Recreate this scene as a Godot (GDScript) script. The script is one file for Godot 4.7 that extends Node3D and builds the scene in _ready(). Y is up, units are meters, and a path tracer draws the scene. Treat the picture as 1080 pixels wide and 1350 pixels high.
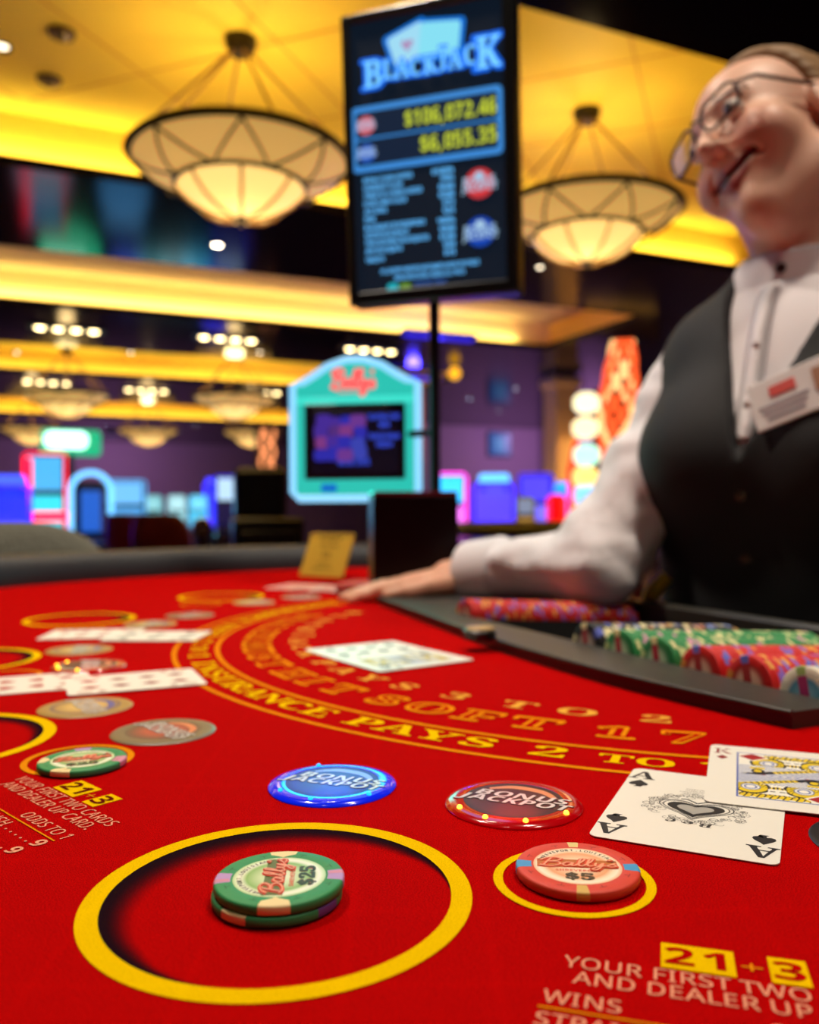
extends Node3D
# Blackjack table in a casino: units metres, camera at the origin of the plan (x right, z towards the viewer), table top at TABLE_Y.
const CAM_Y := 1.0666
const TABLE_Y := 0.95
const ARC := Vector3(0.262, 0.0, -0.82)      # centre of the printed arcs and of the table's round edge
const TRAY := Vector3(0.2296, 0.0, -0.4935)  # nearest chip slot of the dealer's tray
const ROW := Vector3(0.9165, 0.0, -0.40)     # chips lie along this, towards the dealer
const ALONG := Vector3(-0.40, 0.0, -0.9165)  # slots follow each other along this
const HALL := 24.0                           # turn of the hall's grid, degrees

var mats := {}
var used := {}
var fonts := {}

# ------------------------------------------------------------------ mesh builder
class MB:
	var v := PackedVector3Array()
	var n := PackedVector3Array()
	var uv := PackedVector2Array()
	var c := PackedColorArray()
	var ix := PackedInt32Array()
	var col := Color.WHITE
	var xf := Transform3D.IDENTITY
	var nb := Basis.IDENTITY
	func at(t: Transform3D) -> MB:
		xf = t
		nb = t.basis.inverse().transposed()
		return self
	func paint(k: Color) -> MB:
		col = k.srgb_to_linear()
		return self
	func vert(p: Vector3, nn: Vector3, t := Vector2.ZERO) -> int:
		v.append(xf * p)
		n.append((nb * nn).normalized())
		uv.append(t)
		c.append(col)
		return v.size() - 1
	func face(a: int, b: int, d: int) -> void:
		var g := (v[b] - v[a]).cross(v[d] - v[a])
		if g.dot(n[a] + n[b] + n[d]) > 0.0:
			ix.append_array(PackedInt32Array([a, d, b]))
		else:
			ix.append_array(PackedInt32Array([a, b, d]))
	func tri(a: Vector3, b: Vector3, d: Vector3, out: Vector3) -> void:
		var g := (b - a).cross(d - a)
		if g.length_squared() < 1e-20:
			return
		g = g.normalized()
		if g.dot(out) < 0.0:
			g = -g
		face(vert(a, g), vert(b, g), vert(d, g))
	func quad(a: Vector3, b: Vector3, d: Vector3, e: Vector3, out: Vector3) -> void:
		var g := (d - a).cross(e - b)
		if g.length_squared() < 1e-20:
			return
		g = g.normalized()
		if g.dot(out) < 0.0:
			g = -g
		var i := vert(a, g, Vector2(0, 0))
		var j := vert(b, g, Vector2(1, 0))
		var k := vert(d, g, Vector2(1, 1))
		var l := vert(e, g, Vector2(0, 1))
		face(i, j, k)
		face(i, k, l)
	func box(ctr: Vector3, size: Vector3, b := 0.0) -> MB:
		var h := size * 0.5
		b = minf(b, minf(h.x, minf(h.y, h.z)) * 0.9)
		var i := h - Vector3(b, b, b)
		for ax in 3:
			for s in [-1.0, 1.0]:
				var p := []
				for q in [[-1.0, -1.0], [1.0, -1.0], [1.0, 1.0], [-1.0, 1.0]]:
					var w := Vector3.ZERO
					w[ax] = s * h[ax]
					w[(ax + 1) % 3] = q[0] * i[(ax + 1) % 3]
					w[(ax + 2) % 3] = q[1] * i[(ax + 2) % 3]
					p.append(ctr + w)
				var o := Vector3.ZERO
				o[ax] = s
				quad(p[0], p[1], p[2], p[3], o)
		if b > 0.0:
			for ax in 3:
				var a1 := (ax + 1) % 3
				var a2 := (ax + 2) % 3
				for s in [-1.0, 1.0]:
					for t in [-1.0, 1.0]:
						var p := []
						for e in [-1.0, 1.0]:
							var w1 := Vector3.ZERO
							w1[ax] = e * i[ax]
							w1[a1] = s * h[a1]
							w1[a2] = t * i[a2]
							var w2 := w1
							w2[a1] = s * i[a1]
							w2[a2] = t * h[a2]
							p.append(ctr + w1)
							p.append(ctr + w2)
						var o := Vector3.ZERO
						o[a1] = s
						o[a2] = t
						quad(p[0], p[1], p[3], p[2], o)
			for sx in [-1.0, 1.0]:
				for sy in [-1.0, 1.0]:
					for sz in [-1.0, 1.0]:
						var s := Vector3(sx, sy, sz)
						tri(ctr + s * Vector3(h.x, i.y, i.z), ctr + s * Vector3(i.x, h.y, i.z), ctr + s * Vector3(i.x, i.y, h.z), s)
		return self
	# rows of points; smooth normals
	func grid(rows: Array, wi := false, wj := false, flip := false) -> MB:
		var ni := rows.size()
		var nj: int = rows[0].size()
		var ctr := Vector3.ZERO
		for r in rows:
			for p in r:
				ctr += p
		ctr /= float(ni * nj)
		var nn := []
		var s := 0.0
		for i in ni:
			for j in nj:
				var i0 := (i - 1 + ni) % ni if wi else maxi(i - 1, 0)
				var i1 := (i + 1) % ni if wi else mini(i + 1, ni - 1)
				var j0 := (j - 1 + nj) % nj if wj else maxi(j - 1, 0)
				var j1 := (j + 1) % nj if wj else mini(j + 1, nj - 1)
				var g: Vector3 = (rows[i1][j] - rows[i0][j]).cross(rows[i][j1] - rows[i][j0])
				if g.length_squared() < 1e-22:
					g = rows[i][j] - ctr
				g = g.normalized()
				s += g.dot(rows[i][j] - ctr)
				nn.append(g)
		var sg := -1.0 if (s < 0.0) != flip else 1.0
		var base := v.size()
		for i in ni:
			for j in nj:
				vert(rows[i][j], nn[i * nj + j] * sg, Vector2(float(j) / maxf(nj - 1, 1), float(i) / maxf(ni - 1, 1)))
		for i in (ni if wi else ni - 1):
			for j in (nj if wj else nj - 1):
				var a := base + i * nj + j
				var b := base + i * nj + (j + 1) % nj
				var d := base + ((i + 1) % ni) * nj + (j + 1) % nj
				var e := base + ((i + 1) % ni) * nj + j
				face(a, b, d)
				face(a, d, e)
		return self
	# profile (radius, height) from the bottom centre outwards to the top centre
	func lathe(pr: Array, seg := 32, a0 := 0.0, a1 := TAU, soft := 0.7) -> MB:
		var m := pr.size()
		var bn := []
		for k in m - 1:
			var d: Vector2 = pr[k + 1] - pr[k]
			bn.append(Vector2(d.y, -d.x).normalized())
		for k in m - 1:
			var q := []
			for e in 2:
				var o: Vector2 = bn[k]
				var other := k + (1 if e == 1 else -1)
				if other >= 0 and other < m - 1 and bn[k].dot(bn[other]) > soft:
					o = (bn[k] + bn[other]).normalized()
				q.append(o)
			var prev := [-1, -1]
			for i in seg + 1:
				var a := a0 + (a1 - a0) * i / seg
				var cs := Vector3(cos(a), 0, sin(a))
				var cur := []
				for e in 2:
					var p: Vector2 = pr[k + e]
					cur.append(vert(cs * p.x + Vector3(0, p.y, 0), cs * q[e].x + Vector3(0, q[e].y, 0), Vector2(float(i) / seg, float(k + e) / (m - 1))))
				if i > 0:
					if pr[k].x > 1e-7:
						face(prev[0], cur[0], cur[1])
					if pr[k + 1].x > 1e-7:
						face(prev[0], cur[1], prev[1])
					elif pr[k].x > 1e-7:
						pass
				prev = cur
		return self
	func tube(path: Array, r, seg := 8, closed := false, flat := Vector2.ONE, up := Vector3.ZERO) -> MB:
		var m := path.size()
		var rows := []
		var u := Vector3.ZERO
		for i in m:
			var t: Vector3
			if closed:
				t = path[(i + 1) % m] - path[(i - 1 + m) % m]
			else:
				t = path[mini(i + 1, m - 1)] - path[maxi(i - 1, 0)]
			t = t.normalized()
			if up != Vector3.ZERO:
				u = (up - t * up.dot(t)).normalized()
			elif i == 0:
				u = t.cross(Vector3.UP if absf(t.y) < 0.9 else Vector3.RIGHT).normalized()
			else:
				u = (u - t * u.dot(t)).normalized()
			var w := t.cross(u)
			var rad: float = r[i] if r is Array else r
			var row := PackedVector3Array()
			for k in seg:
				var a := TAU * k / seg
				row.append(path[i] + (u * cos(a) * flat.x + w * sin(a) * flat.y) * rad)
			rows.append(row)
		if not closed:
			var a0 := PackedVector3Array()
			var a1 := PackedVector3Array()
			for k in seg:
				a0.append(path[0])
				a1.append(path[m - 1])
			var tube_ctr := v.size()
			grid_tube(rows, path, false)
			for e in 2:
				var row: PackedVector3Array = rows[0] if e == 0 else rows[m - 1]
				var pc: Vector3 = path[0] if e == 0 else path[m - 1]
				var o: Vector3 = (path[0] - path[1]) if e == 0 else (path[m - 1] - path[m - 2])
				for k in seg:
					tri(pc, row[k], row[(k + 1) % seg], o)
		else:
			grid_tube(rows, path, true)
		return self
	func grid_tube(rows: Array, path: Array, closed: bool) -> void:
		var m := rows.size()
		var seg: int = rows[0].size()
		var base := v.size()
		for i in m:
			for k in seg:
				vert(rows[i][k], (rows[i][k] - path[i]).normalized() if rows[i][k] != path[i] else Vector3.UP, Vector2(float(k) / seg, float(i) / m))
		for i in (m if closed else m - 1):
			for k in seg:
				var a := base + i * seg + k
				var b := base + i * seg + (k + 1) % seg
				var d := base + ((i + 1) % m) * seg + (k + 1) % seg
				var e := base + ((i + 1) % m) * seg + k
				face(a, b, d)
				face(a, d, e)
	# outline in x,y pushed from z0 to z1
	func extrude(poly: PackedVector2Array, z0: float, z1: float, sides := true, both := true) -> MB:
		var t := Geometry2D.triangulate_polygon(poly)
		for e in (2 if both else 1):
			var z := z1 if e == 0 else z0
			var o := Vector3(0, 0, 1 if e == 0 else -1)
			var ids := []
			for p in poly:
				ids.append(vert(Vector3(p.x, p.y, z), o, p))
			for k in range(0, t.size(), 3):
				face(ids[t[k]], ids[t[k + 1]], ids[t[k + 2]])
		if sides:
			var ccw := not Geometry2D.is_polygon_clockwise(poly)
			for k in poly.size():
				var a := poly[k]
				var b := poly[(k + 1) % poly.size()]
				var d := b - a
				var o := Vector3(d.y, -d.x, 0) * (1.0 if ccw else -1.0)
				quad(Vector3(a.x, a.y, z0), Vector3(b.x, b.y, z0), Vector3(b.x, b.y, z1), Vector3(a.x, a.y, z1), o)
		return self
	func annulus(r0: float, r1: float, y: float, seg := 64, a0 := 0.0, a1 := TAU, c0 = null, c1 = null) -> MB:
		var prev := [0, 0]
		for i in seg + 1:
			var a := a0 + (a1 - a0) * i / seg
			var d := Vector3(cos(a), 0, sin(a))
			if c0 != null:
				paint(c0)
			var p := vert(d * r0 + Vector3(0, y, 0), Vector3.UP, Vector2(float(i) / seg, 0))
			if c1 != null:
				paint(c1)
			var q := vert(d * r1 + Vector3(0, y, 0), Vector3.UP, Vector2(float(i) / seg, 1))
			if i > 0:
				face(prev[0], prev[1], q)
				if r0 > 1e-7:
					face(prev[0], q, p)
			prev = [p, q]
		return self
	# flat ribbon along 2D points, in x,y at height z
	func ribbon(pts: PackedVector2Array, w: float, z: float, taper := false) -> MB:
		var m := pts.size()
		var prev := [0, 0]
		for i in m:
			var t := (pts[mini(i + 1, m - 1)] - pts[maxi(i - 1, 0)]).normalized()
			var s := Vector2(-t.y, t.x) * w * 0.5
			if taper:
				s *= 0.45 + 0.55 * sin(PI * clampf(float(i) / (m - 1), 0.06, 0.94))
			var zi := z + i * 0.0000008     # a stroke that crosses itself lies over, not in, its earlier part
			var a := vert(Vector3(pts[i].x + s.x, pts[i].y + s.y, zi), Vector3(0, 0, 1))
			var b := vert(Vector3(pts[i].x - s.x, pts[i].y - s.y, zi), Vector3(0, 0, 1))
			if i > 0:
				face(prev[0], prev[1], b)
				face(prev[0], b, a)
			prev = [a, b]
		return self
	func mesh_in(m: Mesh, t: Transform3D) -> MB:
		for s in m.get_surface_count():
			var ar := m.surface_get_arrays(s)
			var keep := xf
			var kn := nb
			at(keep * t)
			var base := v.size()
			var vv: PackedVector3Array = ar[Mesh.ARRAY_VERTEX]
			var vn: PackedVector3Array = ar[Mesh.ARRAY_NORMAL]
			for i in vv.size():
				vert(vv[i], vn[i])
			var id: PackedInt32Array = ar[Mesh.ARRAY_INDEX]
			for k in range(0, id.size(), 3):
				face(base + id[k], base + id[k + 1], base + id[k + 2])
			xf = keep
			nb = kn
		return self
	func build() -> ArrayMesh:
		var ar := []
		ar.resize(Mesh.ARRAY_MAX)
		ar[Mesh.ARRAY_VERTEX] = v
		ar[Mesh.ARRAY_NORMAL] = n
		ar[Mesh.ARRAY_TEX_UV] = uv
		ar[Mesh.ARRAY_COLOR] = c
		ar[Mesh.ARRAY_INDEX] = ix
		var m := ArrayMesh.new()
		m.add_surface_from_arrays(Mesh.PRIMITIVE_TRIANGLES, ar)
		return m

# ------------------------------------------------------------------ helpers
func numbered(called: String) -> String:
	if not used.has(called):
		used[called] = 0
		return called
	used[called] += 1
	return "%s_%03d" % [called, used[called]]

func thing(called: String, label: String, category: String, where := Vector3.ZERO, turn := 0.0, group := "") -> Node3D:
	var o := Node3D.new()
	o.name = numbered(called)
	add_child(o, true)
	o.position = where
	o.rotation.y = turn
	tag(o, label, category, group)
	return o

func tag(o: Node, label: String, category: String, group := "") -> void:
	o.set_meta("label", label)
	o.set_meta("category", category)
	if group:
		o.set_meta("group", group)

func part(called: String, mb: MB, m: Material, parent: Node, label := "") -> MeshInstance3D:
	return part_mesh(called, mb.build(), m, parent, label)

func part_mesh(called: String, mesh: Mesh, m: Material, parent: Node, label := "") -> MeshInstance3D:
	var o := MeshInstance3D.new()
	o.name = numbered(called) if parent == self else called
	o.mesh = mesh
	o.material_override = m
	parent.add_child(o, true)
	if label:
		o.set_meta("label", label)
	return o

func single(called: String, mb: MB, m: Material, label: String, category: String, where := Vector3.ZERO, turn := 0.0, group := "") -> MeshInstance3D:
	var o := part(called, mb, m, self)
	o.position = where
	o.rotation.y = turn
	tag(o, label, category, group)
	return o

func struct(called: String, mb: MB, m: Material, parent: Node = self) -> MeshInstance3D:
	var o := part(called, mb, m, parent)
	if parent == self:
		o.set_meta("kind", "structure")
		o.rotation.y = deg_to_rad(HALL)
	return o

func mat(color: Color, rough := 0.6, metal := 0.0, extra := {}) -> StandardMaterial3D:
	var key := str(color, rough, metal, extra)
	if mats.has(key):
		return mats[key]
	var m := StandardMaterial3D.new()
	m.albedo_color = color
	m.roughness = rough
	m.metallic = metal
	for k in extra:
		m.set(k, extra[k])
	mats[key] = m
	return m

func hexmat(h: String, rough := 0.6, metal := 0.0, extra := {}) -> StandardMaterial3D:
	return mat(Color(h), rough, metal, extra)

func glow(color: Color, energy: float, base := Color(0.02, 0.02, 0.02)) -> StandardMaterial3D:
	return mat(base, 0.4, 0.0, {"emission_enabled": true, "emission": color, "emission_energy_multiplier": energy})

func tinted(rough := 0.5, extra := {}) -> StandardMaterial3D:
	var e := {"vertex_color_use_as_albedo": true}
	e.merge(extra)
	return mat(Color.WHITE, rough, 0.0, e)

func noise_tex(freq: float, size: int, ramp: Array, octaves := 4, normal := false, bump := 4.0, kind := FastNoiseLite.TYPE_SIMPLEX_SMOOTH) -> NoiseTexture2D:
	var f := FastNoiseLite.new()
	f.noise_type = kind
	f.seed = 7
	f.frequency = freq
	f.fractal_octaves = octaves
	var t := NoiseTexture2D.new()
	t.width = size
	t.height = size
	t.seamless = true
	t.noise = f
	if normal:
		t.as_normal_map = true
		t.bump_strength = bump
	elif ramp.size():
		var g := Gradient.new()
		g.offsets = PackedFloat32Array(ramp.map(func(r): return r[0]))
		g.colors = PackedColorArray(ramp.map(func(r): return r[1]))
		t.color_ramp = g
	return t

func lamp(where: Vector3, color: Color, energy: float, size := 0.05, parent: Node = self) -> OmniLight3D:
	var l := OmniLight3D.new()
	l.light_color = color
	l.light_energy = energy
	l.light_size = size
	l.omni_range = 40.0
	l.omni_attenuation = 2.0
	l.shadow_enabled = true
	l.name = "lamp_light"
	parent.add_child(l, true)
	l.position = where
	return l

func font(kind: String) -> Font:
	if fonts.has(kind):
		return fonts[kind]
	var f := SystemFont.new()
	f.font_names = PackedStringArray(["Droid Serif" if kind.begins_with("serif") else "Droid Sans"])
	f.font_weight = 700 if kind.contains("bold") else 400
	var out: Font = f
	fonts[kind] = out
	return out

var glyphs := {}
func glyph(s: String, kind: String) -> Array:      # [mesh, left, bottom, width] for capital height 1
	var key := kind + "|" + s
	if not glyphs.has(key):
		var t := TextMesh.new()
		t.text = s
		t.font = font(kind)
		t.font_size = 48
		t.pixel_size = 1.0 / (48 * 0.714)
		t.depth = 0.0
		t.curve_step = 2.0
		var ar := t.get_mesh_arrays() if t.get_surface_count() else []
		var lo := Vector2(1e9, 1e9)
		var hi := -lo
		if ar.size():
			for p in ar[Mesh.ARRAY_VERTEX]:
				lo = lo.min(Vector2(p.x, p.y))
				hi = hi.max(Vector2(p.x, p.y))
		glyphs[key] = [t, lo.x, lo.y, hi.x - lo.x, ar]
	return glyphs[key]

# text in the x,y plane of `at`: h capital height, align -1 left, 0 centre, 1 right; baseline at y = 0; wide stretches, slant shears
func write(mb: MB, s: String, h: float, at: Transform3D, align := 0, kind := "bold", wide := 1.0, slant := 0.0) -> float:
	if kind.ends_with("fat"):       # a heavier letter: the same outline laid down shifted all round
		var thin := kind.trim_suffix("fat")
		var wd := 0.0
		for k in 8:
			var o := Vector3(cos(TAU * k / 8), sin(TAU * k / 8), 0) * h * 0.055 + Vector3(0, 0, 0.00001 * k)
			wd = write(mb, s, h, at * Transform3D(Basis.IDENTITY, o), align, thin, wide, slant)
		return wd
	var g := glyph(s, kind)
	if g[4].size() == 0:
		return 0.0
	var w: float = g[3] * h * wide
	var x0 := -w * 0.5 if align == 0 else (0.0 if align < 0 else -w)
	var low: float = g[2] if not (s.contains(",") or s.contains("$") or s.contains("Q")) else g[2] + 0.16
	var b := Basis(Vector3(h * wide, 0, 0), Vector3(h * slant, h, 0), Vector3(0, 0, 1))
	var t := at * Transform3D(b, Vector3(x0 - g[1] * h * wide - slant * h * low, -low * h, 0))
	var keep := mb.xf
	mb.at(keep * t)
	var vv: PackedVector3Array = g[4][Mesh.ARRAY_VERTEX]
	var vn: PackedVector3Array = g[4][Mesh.ARRAY_NORMAL]
	var id: PackedInt32Array = g[4][Mesh.ARRAY_INDEX]
	var map := {}
	for k in range(0, id.size(), 3):
		if vn[id[k]].z < 0.5:
			continue
		var q := []
		for e in 3:
			var i := id[k + e]
			if not map.has(i):
				map[i] = mb.vert(Vector3(vv[i].x, vv[i].y, 0), Vector3(0, 0, 1))
			q.append(map[i])
		mb.face(q[0], q[1], q[2])
	mb.at(keep)
	return w

# letters one by one along a circle (in the plane of `at`, y up at the middle); r baseline radius; adv per letter in radians
func write_arc(mb: MB, s: String, h: float, r: float, start: float, adv: float, space: float, y: float, kind := "bold", wide := 1.0, outward := false) -> void:
	var a := start
	for ch in s:
		if ch == " ":
			a += space if outward else -space
			continue
		var d := Vector3(cos(a), 0, sin(a))
		var up := d if outward else -d
		var x := Vector3.UP.cross(-up) * -1.0
		x = up.cross(Vector3.UP)
		write(mb, ch, h, Transform3D(Basis(x, up, Vector3.UP), d * r + Vector3(0, y, 0)), 0, kind, wide)
		a += adv if outward else -adv

func spline(p: Array, per := 6) -> PackedVector2Array:
	var out := PackedVector2Array()
	for i in p.size() - 1:
		var a: Vector2 = p[maxi(i - 1, 0)]
		var b: Vector2 = p[i]
		var d: Vector2 = p[i + 1]
		var e: Vector2 = p[mini(i + 2, p.size() - 1)]
		for k in per:
			var t := float(k) / per
			out.append(b.cubic_interpolate(d, a, e, t))
	out.append(p[p.size() - 1])
	return out

func spline3(p: Array, per := 6) -> Array:
	var out := []
	for i in p.size() - 1:
		for k in per:
			out.append(p[i].cubic_interpolate(p[i + 1], p[maxi(i - 1, 0)], p[mini(i + 2, p.size() - 1)], float(k) / per))
	out.append(p[p.size() - 1])
	return out

func rrect(w: float, h: float, r: float, k := 5) -> PackedVector2Array:
	var out := PackedVector2Array()
	for q in 4:
		var cx := (w * 0.5 - r) * (1 if q == 0 or q == 3 else -1)
		var cy := (h * 0.5 - r) * (1 if q < 2 else -1)
		for i in k + 1:
			var a := PI * 0.5 * (q + float(i) / k)
			out.append(Vector2(cx + cos(a) * r, cy + sin(a) * r))
	return out

# handwritten name used on the chips and the display, one array of points per stroke, capital height 1, centred on x
func script_name() -> Array:
	var V := func(a): return a.map(func(q): return Vector2(q[0] - 1.3 + q[1] * 0.14, q[1]))
	return [
		V.call([[0.3, 0.98], [0.22, 0.6], [0.14, 0.05]]),
		V.call([[-0.02, 0.7], [0.12, 0.98], [0.42, 1.08], [0.64, 0.92], [0.54, 0.64], [0.28, 0.54], [0.6, 0.48], [0.68, 0.2], [0.48, 0.0], [0.18, -0.04], [0.0, 0.12]]),
		V.call([[1.08, 0.44], [0.9, 0.48], [0.78, 0.25], [0.86, 0.02], [1.0, 0.08], [1.1, 0.42], [1.09, 0.06], [1.2, 0.04]]),
		V.call([[1.2, 0.04], [1.42, 0.66], [1.44, 1.0], [1.34, 0.95], [1.3, 0.35], [1.38, 0.0], [1.5, 0.08]]),
		V.call([[1.5, 0.08], [1.72, 0.66], [1.74, 1.0], [1.64, 0.95], [1.6, 0.35], [1.68, 0.0], [1.82, 0.12]]),
		V.call([[1.88, 0.46], [1.88, 0.12], [2.0, 0.04], [2.12, 0.46], [2.08, -0.1], [1.95, -0.45], [1.82, -0.34], [2.02, -0.04], [2.24, 0.12]]),
		V.call([[2.36, 1.0], [2.3, 0.78]]),
		V.call([[2.26, 0.1], [2.52, 0.46], [2.46, 0.3], [2.58, 0.12], [2.46, -0.03], [2.3, 0.06]]),
	]

func script_on(mb: MB, h: float, w: float, z: float, t: Transform3D) -> void:
	var keep := mb.xf
	mb.at(keep * t)
	var lift := z
	for s in script_name():
		var pts := spline(s, 5)
		var q := PackedVector2Array()
		for p in pts:
			q.append(p * h)
		mb.ribbon(q, w, lift)
		lift += q.size() * 0.0000008
	mb.at(keep)

func on_table(p: Vector3, xdir: Vector3, y := 0.0) -> Transform3D:       # x along xdir, y away from the reader, z up
	var x := xdir.normalized()
	return Transform3D(Basis(x, Vector3.UP.cross(x), Vector3.UP), Vector3(p.x, TABLE_Y + y, p.z))

func polar(r: float, deg: float) -> Vector3:
	return ARC + Vector3(cos(deg_to_rad(deg)), 0, sin(deg_to_rad(deg))) * r

func tangent(deg: float) -> Vector3:
	return Vector3(sin(deg_to_rad(deg)), 0, -cos(deg_to_rad(deg)))

# ------------------------------------------------------------------ scene
func _ready() -> void:
	var cam := Camera3D.new()
	cam.name = "camera"
	add_child(cam)
	var at := CameraAttributesPhysical.new()
	at.frustum_focal_length = 19.91
	at.exposure_aperture = 5.4
	at.frustum_focus_distance = 0.30
	at.frustum_near = 0.02
	at.frustum_far = 80.0
	cam.attributes = at
	cam.position = Vector3(0, CAM_Y, 0)
	cam.rotation.z = -0.0048
	cam.near = 0.02
	cam.far = 80.0
	cam.fov = rad_to_deg(2.0 * atan(675.0 / 1120.0))
	cam.current = true
	var we := WorldEnvironment.new()
	we.name = "environment"
	var env := Environment.new()
	env.background_mode = Environment.BG_COLOR
	env.background_color = Color(0.01, 0.008, 0.012)
	env.tonemap_mode = Environment.TONE_MAPPER_LINEAR
	env.tonemap_exposure = 1.0
	env.sdfgi_enabled = true
	env.ssao_enabled = true
	env.ssil_enabled = true
	we.environment = env
	add_child(we)
	table_downlights()
	hall()
	coves()
	pendants()
	ceiling_fittings()
	machines()
	table()
	seats()
	arcs()
	tray()
	cards()
	discs()
	bets()
	signs()
	dealer()

func hallp(u: float, h: float, d: float) -> Vector3:      # hall grid (along beams, height above the lens, depth) to the world
	return Vector3(0.9135 * u - 0.4067 * d, CAM_Y + h, -0.4067 * u - 0.9135 * d)

const SOFFIT := CAM_Y + 2.23
const ROOF := CAM_Y + 2.62
const BEAMS := [[-3.5, 3.23], [6.0, 7.82], [9.94, 12.2], [14.7, 18.0], [21.0, 28.0]]

func table_downlights() -> void:
	var k := 0
	for s in [[-0.75, -1.25, 3.6], [0.55, -0.75, 2.5], [-0.35, 0.35, 0.3], [1.05, 0.15, 1.9], [-0.2, -2.0, 2.2]]:
		var l := SpotLight3D.new()
		l.name = "downlight_beam"
		l.light_color = Color(1.0, 0.93, 0.84)
		l.light_energy = s[2]
		l.light_size = 0.09
		l.spot_range = 30.0
		l.spot_attenuation = 2.0
		l.spot_angle = 42.0
		l.spot_angle_attenuation = 0.6
		l.shadow_enabled = true
		add_child(l, true)
		l.position = Vector3(s[0], SOFFIT - 0.03, s[1])
		l.rotation.x = -PI / 2
		k += 1

func downlight(p: Vector3, r: float, e: float, label: String, group: String, color := Color(1.0, 0.92, 0.78)) -> void:
	var t := thing("recessed_downlight", label, "ceiling light", p, 0.0, group)
	part("trim_ring", MB.new().lathe([Vector2(r, -0.004), Vector2(r * 1.5, -0.012), Vector2(r * 1.55, 0.0), Vector2(r * 1.0, 0.02)], 20), hexmat("1c1a18", 0.4), t)
	part("lens", MB.new().lathe([Vector2(0, -0.01), Vector2(r * 0.7, -0.006), Vector2(r, 0.0), Vector2(0, 0.004)], 20), glow(color, e), t)

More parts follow.
